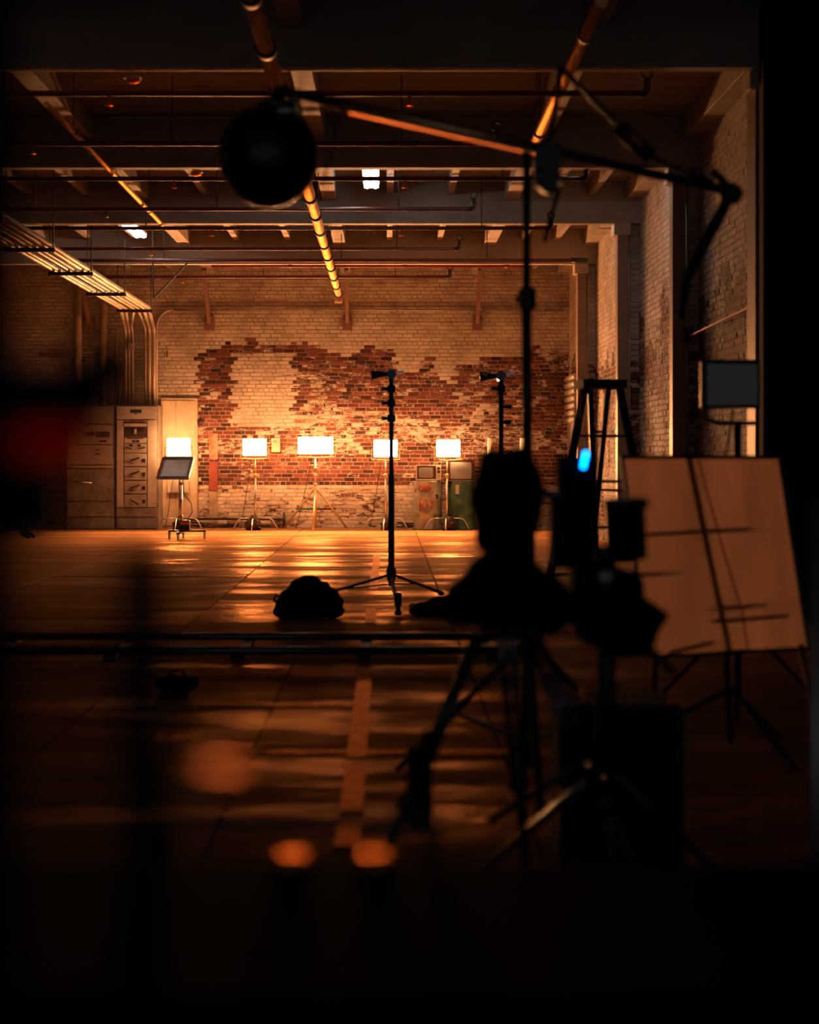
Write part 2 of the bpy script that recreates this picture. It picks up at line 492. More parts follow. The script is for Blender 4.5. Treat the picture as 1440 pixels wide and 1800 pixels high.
def lay(wall, origin, du, nrm, length, z1, paint, seen, u_skip=(), n_single=300):
    """courses of brick on a wall: origin at the foot, du along the wall, nrm out of it"""
    o = Vector(origin); du = Vector(du); nrm = Vector(nrm)
    bricks = []
    row = 0; z = 0.0
    while z + BH <= z1 + 1e-6:
        u = -(BW / 2 if row % 2 else 0.0) - (0.03 * ((row * 7) % 3))
        head = (row % 6 == 5)
        while u < length:
            wd = BW / 2 if head else BW
            a = max(u, 0) + JT / 2; b = min(u + wd, length) - JT / 2
            if b - a > 0.03 and not any(s0 < (a + b) / 2 < s1 for (s0, s1) in u_skip):
                c = o + du * ((a + b) / 2) + Vector((0, 0, z + BH / 2))
                bricks.append((c, (b - a) / 2, (BH - JT) / 2, R.uniform(0.004, 0.011)))
            u += wd
        row += 1; z += BH
    order = sorted(range(len(bricks)), key=lambda i: -seen(bricks[i][0]))
    single = set(order[:n_single])
    single = {i for i in single if seen(bricks[i][0]) > 0}
    mb = MB(); cols = []
    unit = None
    for i, (c, hw, hh, pr) in enumerate(bricks):
        pa = paint(c)
        col = (max(0, min(1.3, pa)), R.random(), R.random())
        if pa < 0.8: pr += R.uniform(-.003, .004)
        if i in single:
            if unit is None:
                um = MB(); q = .06
                um.add([(-1, -1, -1), (1, -1, -1), (1, -1, 1), (-1, -1, 1), (-1 + q / 3, 1, -1 + q), (1 - q / 3, 1, -1 + q), (1 - q / 3, 1, 1 - q), (-1 + q / 3, 1, 1 - q)],
                       [(0, 1, 5, 4), (1, 2, 6, 5), (2, 3, 7, 6), (3, 0, 4, 7), (4, 5, 6, 7)])
                unit = um.mesh('brick'); unit.materials.append(M_BRICK)
            ob = bpy.data.objects.new('brick', unit); C.objects.link(ob)
            ob.parent = wall
            mtx = Matrix.Identity(4)
            for k in range(3):
                mtx[k][0] = du[k] * hw; mtx[k][1] = nrm[k] * pr; mtx[k][2] = (0, 0, hh)[k]; mtx[k][3] = c[k]
            ob.matrix_local = mtx
            ob.color = (*col, 1)
        else:
            d, t, up = du * hw, nrm * pr, Vector((0, 0, hh))
            q = .004
            d2 = du * (hw - q); u2 = Vector((0, 0, hh - q))
            mb.add([c - d - up, c + d - up, c + d + up, c - d + up, c + t - d2 - u2, c + t + d2 - u2, c + t + d2 + u2, c + t - d2 + u2],
                   [(0, 1, 5, 4), (1, 2, 6, 5), (2, 3, 7, 6), (3, 0, 4, 7), (4, 5, 6, 7)])
            cols += [col] * 5
    me = bpy.data.meshes.new('brickwork'); me.from_pydata(mb.v, [], mb.f)
    at = me.attributes.new('wear', 'FLOAT_COLOR', 'FACE')
    at.data.foreach_set('color', [x for c_ in cols for x in (*c_, 1.0)])
    me.materials.append(M_BRICKS)
    # keep all faces looking outward
    bm = bmesh.new(); bm.from_mesh(me); bmesh.ops.recalc_face_normals(bm, faces=bm.faces[:]); bm.to_mesh(me); bm.free()
    ob = bpy.data.objects.new('brickwork', me); C.objects.link(ob); ob.parent = wall; ob['kind'] = 'stuff'


wall_back = tag(build(MB().box(XL - .3, XR + .3, YB, YB + .3, 0, ZD + .1), 'wall_back', M_MORTAR),
                'back brick wall with peeling cream paint behind the lit lamps', 'wall', kind='structure')


def seen_back(c):
    x = HX + c.x / SB; y = HY - (c.z - CAMH) / SB
    if y > 905 or y < 600 or x < 350 or x > 990: return 0
    if y > 800 and x > 725: return 0
    if abs(x - 688) < 12 or abs(x - 930) < 12: return 0
    return 500 - abs(x - 600) - 0.7 * abs(y - 800)


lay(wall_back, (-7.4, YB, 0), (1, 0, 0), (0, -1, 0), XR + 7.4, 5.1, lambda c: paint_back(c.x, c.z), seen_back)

wall_right = tag(build(MB().box(XR, XR + .3, 14.6, YB + .3, 0, ZD + .1), 'wall_right', M_MORTAR),
                 'right brick wall with flaking cream paint between timber posts', 'wall', kind='structure')
COLS = [(28.6, 3.2), (23.65, 3.2), (19.1, 3.2), (14.3, 3.09)]       # distance and inner side of each post


def seen_right(c):
    Y = c.y; x = HX + c.x * F / Y; y = HY - (c.z - CAMH) * F / Y
    if y > 790 or y < 130: return 0
    for (a, b, s) in ((1246, 1311, 3), (1128, 1179, 2)):
        if a < x < b and not (s == 3 and 630 < y < 720) and not (s == 3 and y < 360): return 1000 / Y
    return 0


lay(wall_right, (XR, 14.6, 0), (0, 1, 0), (-1, 0, 0), YB - 14.6, 5.1, lambda c: paint_right(c.y, c.z), seen_right)
# brick pilasters behind the posts (parts of the wall)
for k, (d, xi) in enumerate(COLS[:3]):
    pil = build(MB().box(3.37, XR - .001, d + .12, d + .62, 0, 4.6), 'pilaster', M_MORTAR, wall_right)
    for row in range(61):
        z0 = row * BH + .006
        cuts = [3.366, 3.44, 3.522] if row % 2 else [3.366, 3.522]
        mb = MB()
        col_m = M_BRICK
        o_first = None
        mb.box(3.362, 3.52, d + .108, d + .6, z0, z0 + BH - .012)
        ob = build(mb, 'brick', M_BRICK, pil)
        pa = 1.0 if z0 > 2.9 - .2 * k else 0.4 + 0.5 * noise.noise(Vector((k * 9, row * .6, 0)))
        ob.color = (pa, R.random(), R.random(), 1)

# right side of the near half: partition and side wall, coloured black for their unlit faces
tag(build(MB().box(3.1, 6.2, 14.05, 14.2, 0, ZD), 'wall_partition', M_BLACKWALL), 'partition wall at the right edge, coloured black for shade', 'wall', kind='structure')
tag(build(MB().box(6.0, 6.3, YF, 14.1, 0, ZD + .1), 'wall_near', M_BLACKWALL), 'dark side wall of the near bay', 'wall', kind='structure')
tag(build(MB().box(XL - .3, XL, YF, YB + .3, 0, ZD + .1), 'wall_left', M_DARKWALL), 'left wall coloured dark for the dim side of the room', 'wall', kind='structure')

# ---- ceiling: deck, beams, joists
ceil = tag(build(MB().box(XL - .3, 6.3, YF, YB + .3, ZD, ZD + .12), 'ceiling', M_DECK), 'timber roof deck on heavy painted beams and joists', 'ceiling', kind='structure')
BEAMS = [28.6, 23.65, 19.1, 14.2, 9.3, 4.4]
for d in BEAMS:
    xr = XR if d > 14.5 else 6.0
    build(MB().box(XL, xr, d, d + .16, 4.6, ZD, .008), 'beam', M_TIMBER, ceil)
ends = [YB] + BEAMS
JX = [-8.2, -5.75, -3.38, -.79, 1.72]
for k in range(len(BEAMS)):
    y0, y1 = ends[k + 1] + .16, ends[k]
    for x in JX:
        build(MB().box(x - .1, x + .1, y0, y1, 4.92, ZD, .006), 'joist', M_TIMBER, ceil)
    if ends[k + 1] > 14:
        build(MB().box(XR - .22, XR, y0, y1, 4.92, ZD, .006), 'joist', M_TIMBER, ceil)
    if ends[k + 1] < 19:
        continue
    # smaller blocking timbers between the joists
    for (a, b) in zip(JX, JX[1:] + [XR - .12]):
        for t in (1 / 3, 2 / 3):
            xx = a + (b - a) * t
            build(MB().box(xx - .045, xx + .045, y0, y1, 5.0, ZD), 'rafter', M_TIMBER, ceil)
    ym = (y0 + y1) / 2
    build(MB().box(XL, XR, ym - .06, ym + .06, 5.03, ZD), 'purlin', M_TIMBER, ceil)

# ---- posts along the right wall
for k, (d, xi) in enumerate(COLS):
    nm = ['square timber post nearest the back wall, warm on its inner side', 'second timber post from the back wall, behind the ladder',
          'third timber post from the back wall, with a dark broad face', 'pale edged timber post beside the black partition'][k]
    wd = .15 if k < 3 else .2
    t = thing('timber_post', nm, 'post', (xi + wd / 2, d + .12, 0), 'timber posts along the right wall', 'structure')
    build(MB().box(xi, xi + wd, d, d + (.22 if k < 3 else .34), 0, 4.6, .008), 'shaft', M_POST, t)
    build(MB().box(xi - .05, xi + wd + .03, d - .02, d + .3, 4.44, 4.6, .006), 'cap_block', M_CREAM, t)
    if k < 3:
        build(MB().tube([(xi + wd + .025, d + .1, 0), (xi + wd + .025, d + .1, 4.6)], .016, 8), 'conduit', M_CONDUIT, t)

# knee braces between joists and the back wall
for k, x in enumerate([-5.72, -3.41, -.76, 1.74]):
    t = thing('knee_brace', 'slanting timber knee brace on the back wall, %s' % ['leftmost, above the switchgear', 'left of the long ceiling pipe', 'just right of the long ceiling pipe', 'rightmost, above the two drums'][k],
              'brace', (x, YB, 3.84), 'knee braces under the roof joists')
    build(MB().bar((x, 31.85, 4.87), (x, YB - .13, 3.95), .07, .07), 'strut', M_BRACE, t)
    build(MB().box(x - .09, x + .09, YB - .16, YB - .01, 3.80, 4.08, .006), 'wall_block', M_BRACE, t)


# ================================================================== PIPES AND CONDUITS
# long jacketed pipe under the beams
t = thing('jacketed_pipe', 'long golden jacketed pipe with black bands running under the beams', 'pipe', (-.88, 20, 4.34))
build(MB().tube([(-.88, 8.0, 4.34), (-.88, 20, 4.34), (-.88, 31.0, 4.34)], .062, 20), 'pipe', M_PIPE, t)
for i in range(16):
    y = 9.6 + i * 1.43
    build(MB().tube([(-.88, y - .07, 4.34), (-.88, y + .07, 4.34)], .078, 20), 'band', M_BAND, t)
build(MB().tube([(-.88, 31.0, 4.34), (-.88, 31.12, 4.34), (-.88, 31.18, 4.28), (-.88, 31.18, 4.18)], .07, 16), 'elbow', M_RUST, t)
for y in (11.5, 16.6, 21.4, 26.2, 30.2):
    build(MB().tube([(-.86, y, 4.4), (-.86, y, ZD)], .008, 6), 'hanger_rod', M_BAND, t)

for (x, y0, y1, z, r, lab) in ((-3.09, 15.5, 23.5, 4.56, .03, 'thin pipe under the beams on the left side'), (1.51, 12.0, 17.8, 4.56, .05, 'short pipe under the near beam right of the boom stand'),
                               (-4.6, 13.2, 19.0, 4.5, .02, 'thin conduit under the beams at the far left')):
    t = thing('ceiling_pipe', lab, 'pipe', (x, (y0 + y1) / 2, z))
    build(MB().tube([(x, y0, z), (x, y1, z)], r, 12), 'pipe', M_PIPE, t)
    n = 3
    for i in range(n):
        yy = y0 + (i + .5) * (y1 - y0) / n
        build(MB().tube([(x, yy - .03, z), (x, yy + .03, z)], r * 1.25, 12), 'clamp', M_BAND, t)
        build(MB().tube([(x, yy, z + r), (x, yy, ZD)], .006, 6), 'hanger_rod', M_BAND, t)

# sprinkler branch lines across the room
SPR = [(29.7, 1.05, -5.2, 'nearest the back wall with an upturned end'), (25.7, 1.05, -6.2, 'second from the back wall with an upturned end'), (21.6, 1.05, -7.0, 'third from the back wall with an upturned end'),
       (17.1, 1.05, -8.0, 'fourth from the back wall, behind the black ball'), (23.4, 2.2, -8.5, 'long, under the second beam, reaching past the boom stand'), (19.25, 2.2, -8.5, 'long, under the third beam with an upturned end'),
       (14.75, 2.2, -8.5, 'long, behind the nearest beam with an upturned end')]
for (Y, xe, xs, lab) in SPR:
    z = 4.5
    t = thing('sprinkler_pipe', 'dark sprinkler pipe across the room, ' + lab, 'pipe', ((xs + xe) / 2, Y, z), 'sprinkler branch pipes under the ceiling')
    build(MB().tube([(xs, Y, z), (xe, Y, z)], .026, 10), 'pipe', M_REDPIPE, t)
    build(MB().tube([(xe - .02, Y, z)] + arc((xe, Y, z + .05), .05, -PI / 2, 0, 5) + [(xe + .05, Y, z + .12)], .032, 10), 'elbow', M_BAND, t)
    build(MB().tube(arc((xe + .05, Y, z + .17), .045, -PI / 2, 1.45 * PI, 14), .012, 6), 'ring_hanger', M_BAND, t)
    for i in range(3):
        xx = xe - .9 - i * 2.3
        if xx > xs:
            build(MB().tube([(xx, Y, z + .02), (xx, Y, ZD)], .007, 6), 'hanger_rod', M_BAND, t)
    for i in range(2):
        xx = xe - 2.0 - i * 2.6
        if xx > xs + .3:
            hd = build(MB().lathe([(.0, -.09), (.035, -.085), (.03, -.08), (.012, -.07), (.014, 0)], (xx, Y, z - .02), 10), 'sprinkler_head', M_GOLD, t)
t = thing('sprinkler_pipe', 'long brown pipe ending at the timber post nearest the back wall', 'pipe', (0, 27.2, 4.5), 'sprinkler branch pipes under the ceiling')
build(MB().tube([(-5.0, 27.2, 4.5), (3.18, 27.2, 4.5)], .03, 10), 'pipe', M_REDPIPE, t)
build(MB().tube([(3.4 - .45, 27.2, 4.5), (3.2, 27.2, 4.5)], .04, 10), 'coupling', M_BAND, t)
for xx in (-3.55, -.72, 1.6):
    build(MB().tube([(xx, 27.2, 4.5), (xx, 27.2, ZD)], .007, 6), 'hanger_rod', M_BAND, t)
t = thing('red_pipe', 'thin red pipe in front of the back wall top', 'pipe', (.5, 28.3, 4.53))
build(MB().tube([(-2.9, 28.3, 4.53), (2.3, 28.3, 4.53)], .022, 10), 'pipe', M_RED, t)
for xx in (-1.6, .3, 2.0):
    build(MB().tube([(xx - .03, 28.3, 4.53), (xx + .03, 28.3, 4.53)], .03, 10), 'coupling', M_RED, t)

# thin horizontal conduit on the back wall that bends down at the switchgear
t = thing('wall_conduit', 'thin conduit along the back wall bending down to the grey switchgear', 'conduit', (-4.43, YB - .05, 2.4))
zc = 4.21
build(MB().tube([(3.4, YB - .05, zc - .02), (-4.1, YB - .05, zc)] + [Vector((-4.1, YB - .05, zc - .33)) + Vector((-.33 * math.sin(a), 0, .33 * math.cos(a))) for a in [PI / 2 * i / 6 for i in range(7)]] + [(-4.43, YB - .05, 2.36)], .024, 10), 'pipe', M_CONDUIT, t)
for xx in (-3.0, -1.4, .2, 1.8, 3.0):
    build(MB().box(xx - .02, xx + .02, YB - .08, YB - .02, zc - .035, zc + .035), 'strap', M_STEEL, t)

# rack of conduits on trapeze hangers at the left
t = thing('conduit_rack', 'orange lit bundle of conduits on black trapeze bars at upper left', 'conduit', (-4.54, 26, 4.0))
for i, (x, r) in enumerate([(-4.28, .036), (-4.37, .036), (-4.47, .024), (-4.56, .026), (-4.7, .028), (-4.79, .036)]):
    zz = 4.0 + .02 + r
    xw = (-HX + [271, 263, 256, 233, 227, 221][i]) * 32.62 / F
    pts = [(x, 15.0, zz), (x, 25.0, zz), (x, 30.75, zz), (x - .03, 30.95, zz - .03), (xw, 32.5, 3.86), (xw, 32.6, 3.78), (xw, 32.62, 3.66), (xw, 32.62, 2.36)]
    build(MB().tube(pts, r, 10), 'conduit', M_CONDUIT, t)
for Y in (18.8, 21.7, 24.5, 27.6, 30.7):
    b = build(MB().box(-4.86, -4.22, Y - .025, Y + .025, 3.97, 4.02), 'trapeze_bar', M_BAND, t)
    for x in (-4.84, -4.24):
        build(MB().tube([(x, Y, 3.95), (x, Y, ZD)], .009, 6), 'hanger_rod', M_BAND, b)

# big vertical pipes on the left of the back wall
for (px, r, yt, lab) in ((140, .07, 500, 'fat rusty vertical pipe on the back wall, left one'), (184, .07, 500, 'fat rusty vertical pipe on the back wall, above the left cabinet')):
    X = (px - HX) * SB
    t = thing('riser_pipe', lab, 'pipe', (X, YB - .15, 0))
    build(MB().tube([(X, YB - .13, 2.36), (X, YB - .13, 4.9)], r, 14), 'pipe', mat('rusty cream pipe', (0.56, 0.44, 0.33), 0.6, var=.4, scale=5), t)
    build(MB().box(X - .11, X + .11, YB - .14, YB - .012, 3.2, 3.24), 'bracket', M_BAND, t)
for (px, y0, y1, lab) in ((211, 712, 665, 'short thin conduit stub above the switchgear'), (206, 712, 575, 'thin conduit rising from the middle of the switchgear')):
    X = (px - HX) * SB; z1 = CAMH + (HY - y1) * SB
    t = thing('wall_conduit', lab, 'conduit', (X, YB - .06, 2.34))
    build(MB().tube([(X, YB - .06, 2.34), (X, YB - .06, z1 - .1)] + [(X + .1 - .1 * math.cos(a), YB - .06, z1 - .1 + .1 * math.sin(a)) for a in (.5, 1.0, PI / 2)] + [(X + .3, YB - .06, z1)], .02, 8), 'pipe', M_CONDUIT, t)
    build(MB().box(X - .045, X + .045, YB - .07, YB - .01, 2.6, 2.63), 'strap', M_STEEL, t)
t = thing('junction_box', 'small square grey junction box on the vertical conduits', 'junction box', ((235 - HX) * SB, YB - .12, 3.5))
X = (235 - HX) * SB
build(MB().box(X - .055, X + .055, 32.54, 32.64, 3.42, 3.54, .005), 'box', M_GREYP, t)
build(MB().box(X - .05, X + .05, 32.532, 32.54, 3.425, 3.535), 'lid', M_GREY, t)
for px, py0, py1 in ((93, 620, 618),):
    t = thing('wall_conduit', 'pair of horizontal conduits on the dim left part of the back wall', 'conduit', ((140 - HX) * SB, YB - .06, 3.2))
    for dz in (0, .05):
        build(MB().tube([((70 - HX) * SB, YB - .06, 3.32 + dz), ((200 - HX) * SB, YB - .06, 3.32 + dz)], .018, 8), 'pipe', M_CONDUIT, t)

# wall-foot pipe, door panel, boxes, stain plate
t = thing('skirting_pipe', 'thin pipe low along the back wall between the panel and the tripod lamp', 'pipe', ((420 - HX) * SB, YB - .1, .18))
zf = CAMH - (912 - HY) * SB
build(MB().tube([((325 - HX) * SB, YB - .1, zf), ((497 - HX) * SB, YB - .1, zf), ((500 - HX) * SB, YB - .1, zf)], .022, 8), 'pipe', M_BAND, t)
build(MB().tube([((500 - HX) * SB, YB - .1, 0), ((500 - HX) * SB, YB - .1, zf + .12)], .026, 8), 'upright', M_BAND, t)
for px in (345, 440, 485):
    build(MB().tube([((px - HX) * SB, YB - .1, zf), ((px - HX) * SB, YB - .005, zf)], .012, 6), 'bracket', M_BAND, t)

t = thing('door_1', 'tall cream steel door panel beside the switchgear', 'door', ((316 - HX) * SB, YB, 0), kind='structure')
x0, x1 = (284 - HX) * SB, (347 - HX) * SB
zt = CAMH + (HY - 700) * SB
build(MB().box(x0, x1, YB - .07, YB - .01, 0, zt, .004), 'frame', M_CREAM, t)
xm = (310 - HX) * SB
build(MB().box(x0 + .03, xm - .006, YB - .09, YB - .07, .05, zt - .05, .004), 'leaf', M_CREAM, t)
build(MB().box(xm + .006, x1 - .03, YB - .09, YB - .07, .05, zt - .05, .004), 'leaf', M_CREAM, t)
build(MB().box(x1 - .01, x1 + .02, YB - .06, YB - .015, 0, zt), 'edge_strip', M_RUST, t)
bx = tag(build(MB().box((297 - HX) * SB, (334 - HX) * SB, YB - .2, YB - .1, CAMH - (866 - HY) * SB, CAMH - (846 - HY) * SB, .006), 'fuse_box', M_GREYP), 'low grey fuse box on the cream door panel', 'box')
build(MB().box((301 - HX) * SB, (326 - HX) * SB, YB - .21, YB - .2, CAMH - (864 - HY) * SB, CAMH - (848 - HY) * SB), 'lid', M_GREY, bx)
bx = thing('thermostat_box', 'small square beige box on the wall right of the second lamp', 'box', ((485 - HX) * SB, YB - .05, 1.5))
build(MB().box((478 - HX) * SB, (493 - HX) * SB, YB - .1, YB - .015, CAMH + (HY - 795) * SB, CAMH + (HY - 770) * SB, .006), 'case', M_CREAM, bx)
build(MB().box((480 - HX) * SB, (488 - HX) * SB, YB - .106, YB - .1, CAMH + (HY - 778) * SB, CAMH + (HY - 774) * SB), 'window', M_RUST, bx)
t = thing('rust_plate', 'tall red-brown rusty plate on the wall between the first two lamps', 'plate', ((375 - HX) * SB, YB - .03, .2))
for (ya, yb, m) in ((762, 808, M_RUST), (811, 862, mat('red primer', (0.26, 0.05, 0.03), 0.6, var=.4, scale=6)), (864, 924, mat('scuffed cream plate', (0.42, 0.33, 0.23), 0.7, var=.5, scale=5))):
    build(MB().box((368 - HX) * SB, (383 - HX) * SB, YB - .035, YB - .015, CAMH - (yb - HY) * SB, CAMH - (ya - HY) * SB, .003), 'panel', m, t)
t = thing('wall_bell', 'small black fitting on the door panel edge', 'fitting', ((352 - HX) * SB, YB - .1, 2.0))
p = P(352, 742, YB - .1)
build(MB().lathe([(.0, -.04), (.05, -.03), (.055, 0), (.03, .03), (.0, .035)], p, 12, 'y'), 'gong', M_BAND, t)
build(MB().bar(p + Vector((-.1, .05, .03)), p + Vector((.06, .05, .03)), .03, .03), 'bracket', M_BAND, t)
t = thing('wall_slot', 'narrow dark vertical vent slot on the cream wall right of the bent conduit', 'vent', ((294 - HX) * SB, YB - .03, 3.1))
build(MB().box((291 - HX) * SB, (297 - HX) * SB, YB - .03, YB - .015, CAMH + (HY - 630) * SB, CAMH + (HY - 615) * SB), 'plate', M_CREAM, t)
build(MB().box((293 - HX) * SB, (295 - HX) * SB, YB - .034, YB - .03, CAMH + (HY - 628) * SB, CAMH + (HY - 617) * SB), 'opening', M_BAND, t)

# corrugated cover in the corner
t = thing('corrugated_cover', 'small corrugated metal cover in the back right corner', 'cover', (3.44, 31.3, 2.3))
for i in range(7):
    z = 2.05 + i * .13
    build(MB().tube([(3.41, 30.6, z), (3.41, 32.3, z)], .06, 8), 'rib', M_GREY, t)
build(MB().box(3.42, 3.49, 30.6, 32.3, .0, 2.0, .004), 'panel', M_GREY, t)

# diagonal tie rods
t = thing('hanger_brace', 'thin dark v-shaped hanger under the ceiling at left', 'brace', (-3.55, 27.2, 4.4))
a = P(270, 525, 27.2)
build(MB().bar(P(268, 400, 27.2), a, .02, .02), 'rod', M_BAND, t)
build(MB().bar(P(330, 462, 27.2), a, .02, .02), 'tie', M_BAND, t)
t = thing('tie_rod', 'thin orange diagonal rod between the two near posts on the right', 'rod', (3.3, 17, 2.9))
build(MB().bar((3.38, 19.0, CAMH + .245 * 3000 / F * 19.0 / 3 * 0 + (805 - 590) * 19.0 / F), (3.25, 14.65, CAMH + (805 - 527) * 14.65 / F), .018, .018), 'rod', M_ORANGE, t)
build(MB().box(3.3, 3.42, 19.0, 19.06, CAMH + (805 - 600) * 19.0 / F, CAMH + (805 - 575) * 19.0 / F), 'clamp', M_BAND, t)

# ceiling lights
for (px, py, Y, sk, lab) in ((652, 312, 22.4, 0, 'bright twin fluorescent tube light on the ceiling right of the black ball'), (235, 405, 26.9, 0, 'bright twin fluorescent tube light on the ceiling at upper left'),
                             (2.75, 0, 20.2, 0, 'added twin tube light hidden behind the third beam, brightening the right wall'), (2.75, 0, 24.85, 0, 'added twin tube light hidden behind the second beam, brightening the right wall')):  # last two are added out of view to brighten the right wall
    z = 4.93; d = F * (z - CAMH) / (HY - py) if py else Y; X = (px - HX) * d / F if py else px
    t = thing('fluorescent_light', lab, 'ceiling light', (X, d, z), 'fluorescent ceiling lights')
    build(MB().box(X - .11, X + .11, d - .75, d + .75, z + .03, z + .068, .005), 'housing', M_GREYP, t)
    for s_ in (-.055, .055):
        build(MB().tube([(X + s_, d - .73, z), (X + s_, d + .73, z)], .03, 10), 'tube', E_TUBE, t)
    for s_ in (-.74, .74):
        build(MB().box(X - .1, X + .1, d + s_ - .01, d + s_ + .01, z - .02, z + .04), 'end_cap', M_GREYP, t)
for (px, py, Y) in ((234, 129, 14.6), (345, 297, 19.4)):
    z = 4.56; X = (px - HX) * Y / F
    t = thing('ceiling_disc', 'small round lamp cap under the %s beam' % ('nearest' if Y < 15 else 'third'), 'fitting', (X, Y, z))
    build(MB().lathe([(.06, 0), (.06, -.03), (.03, -.045), (0, -.045)], (X, Y, 4.6), 16), 'cap', M_GOLD, t)
    build(MB().lathe([(.08, 0), (.08, -.008)], (X, Y, 4.602), 16), 'flange', M_CREAM, t)


# ================================================================== SWITCHGEAR (two grey cabinets)
YC = 32.2; SCB = YC / F


def cx(px): return (px - HX) * SCB
def cz(py): return max(0.0, CAMH - (py - HY) * SCB)


t = thing('switchgear_cabinet', 'tall grey switchgear cabinet with a column of lever switches', 'cabinet', (cx(240), YC + .3, 0), 'grey switchgear cabinets')
build(MB().box(cx(203), cx(278), YC + .03, YB - .02, 0, cz(712), .006), 'body', M_GREYD, t)


def plate(root, x0, x1, y0, y1, name='panel', m=M_GREY, out=0.0, th=.03, sub=None):
    return build(MB().box(cx(x0) + .004, cx(x1) - .004, YC - out, YC + th, cz(y1) + .004, cz(y0) - .004, .004), name, m, sub or root)


hd = plate(t, 205, 275, 714, 737, 'header', M_GREYP)
build(MB().box(cx(229), cx(249), YC - .006, YC, cz(726), cz(720)), 'name_plate', M_GREENLBL, hd)
build(MB().box(cx(236), cx(241), YC - .005, YC, cz(729), cz(727.5)), 'tag_plate', M_BAND, hd)
plate(t, 205, 217, 738, 892, 'stile', M_GREYP); plate(t, 259, 275, 738, 892, 'stile', M_GREYP)
plate(t, 218, 258, 738.5, 743.5, 'drip_strip', M_RUST, -.01); plate(t, 218, 258, 744, 750, 'hood', M_GREYP, .02)
g = plate(t, 218, 258, 751, 768, 'meter_window', mat('smoked meter glass', (0.06, 0.04, 0.035), 0.15), -.008)
for (a, b) in (((226, 753), (234, 759)), ((246, 759), (254, 754))):
    build(MB().bar((cx(a[0]), YC - .01, cz(a[1])), (cx(b[0]), YC - .01, cz(b[1])), .012, .02), 'lever', M_BAND, g)
build(MB().box(cx(236), cx(240), YC - .016, YC + .006, cz(763), cz(754)), 'card', M_GREYP, g)
lb = plate(t, 218, 258, 769, 779, 'label_panel')
for (a, b, y) in ((224, 252, 770.5), (232, 238, 775.5), (239, 245, 775.5)):
    build(MB().box(cx(a), cx(b), YC - .004, YC, cz(y + (1 if b - a > 10 else 2)), cz(y - (0.6 if b - a > 10 else 2))), 'print_strip', M_BAND, lb)
dw = plate(t, 218, 258, 780, 796, 'drawer')
for x in (231, 245):
    build(MB().box(cx(x - 2.4), cx(x + 2.4), YC - .012, YC, cz(785), cz(781)), 'button', M_BAND, dw)
for (a, b) in (((221, 786), (232, 789)), ((244, 789), (256, 786.5))):
    build(MB().bar((cx(a[0]), YC - .03, cz(a[1])), (cx(b[0]), YC - .03, cz(b[1])), .02, .022), 'lever', M_BAND, dw)
for i, y in enumerate((797, 821, 845, 869)):
    dw = plate(t, 218, 258, y, y + 23, 'drawer')
    a, b = ((230, y + 13), (245.5, y + 7.5)) if i < 3 else ((231, y + 10), (244, y + 18))
    build(MB().bar((cx(a[0]), YC - .035, cz(a[1])), (cx(b[0]), YC - .035, cz(b[1])), .03, .026), 'lever', M_BAND, dw)
    build(MB().tube([(cx(a[0] + 1), YC - .04, cz(a[1])), (cx(a[0] + 1), YC, cz(a[1]))], .028, 10), 'pivot', M_STEEL, dw)
    build(MB().box(cx(250), cx(255.5), YC - .012, YC, cz(y + 15.5), cz(y + 9.5)), 'button', M_BAND, dw)
    build(MB().box(cx(228), cx(235), YC - .004, YC, cz(y + 18), cz(y + 17)), 'print_strip', M_BAND, dw)
plate(t, 205, 275, 893, 908, 'lower_panel', M_GREYD); plate(t, 205, 275, 910, 929, 'plinth', M_GREYD, -.012)
for y in (722, 734, 790, 840, 885):
    for x in (204.5, 274):
        build(MB().tube([(cx(x), YC - .006, cz(y)), (cx(x), YC + .03, cz(y))], .008, 6), 'screw', M_BAND, t)

t = thing('switchgear_cabinet', 'dim grey switchgear cabinet with a long door handle at far left', 'cabinet', (cx(158), YC + .3, 0), 'grey switchgear cabinets')
build(MB().box(cx(116), cx(201), YC + .03, YB - .02, 0, cz(712), .006), 'body', M_GREYD, t)
plate(t, 118, 158, 714, 745); plate(t, 159, 198, 714, 745)
mp = plate(t, 118, 198, 746, 781, 'meter_panel')
build(MB().box(cx(168), cx(193), YC - .012, YC, cz(768.5), cz(759), .003), 'grille', M_BAND, mp)
for i in range(8):
    x = cx(169.5 + i * 3)
    build(MB().box(x - .005, x + .005, YC - .02, YC - .012, cz(768), cz(759.5)), 'grille_bar', M_STEEL, mp)
for x in (155, 162):
    build(MB().lathe([(.03, -.02), (.03, 0)], (cx(x), YC, cz(763)), 12, 'y'), 'dial', M_BAND, mp)
build(MB().box(cx(174), cx(187), YC - .006, YC, cz(777), cz(774)), 'tag_plate', M_BAND, mp)
lp = plate(t, 118, 198, 782, 817, 'switch_panel')
build(MB().box(cx(168), cx(175), YC - .006, YC, cz(792), cz(790)), 'tag_plate', M_RUST, lp)
build(MB().box(cx(167), cx(176), YC - .006, YC, cz(799.5), cz(797)), 'tag_plate', M_BAND, lp)
plate(t, 118, 198, 818, 823, 'rail', M_GREY)
dr = plate(t, 118, 198, 824, 881, 'door', M_GREYD)
build(MB().tube([(cx(129), YC - .05, cz(846)), (cx(162), YC - .05, cz(849))], .017, 8), 'handle', M_CHROME, dr)
build(MB().lathe([(.035, -.06), (.035, 0)], (cx(131), YC, cz(846)), 12, 'y'), 'pivot', M_STEEL, dr)
plate(t, 118, 198, 882, 908, 'lower_panel', M_GREYD); plate(t, 118, 198, 910, 929, 'plinth', M_GREYD, -.012)

# ================================================================== PANEL LAMPS ON STANDS
YL = 31.95; SL = YL / F


def lx(px): return (px - HX) * SL
def lz(py): return CAMH - (py - HY) * SL


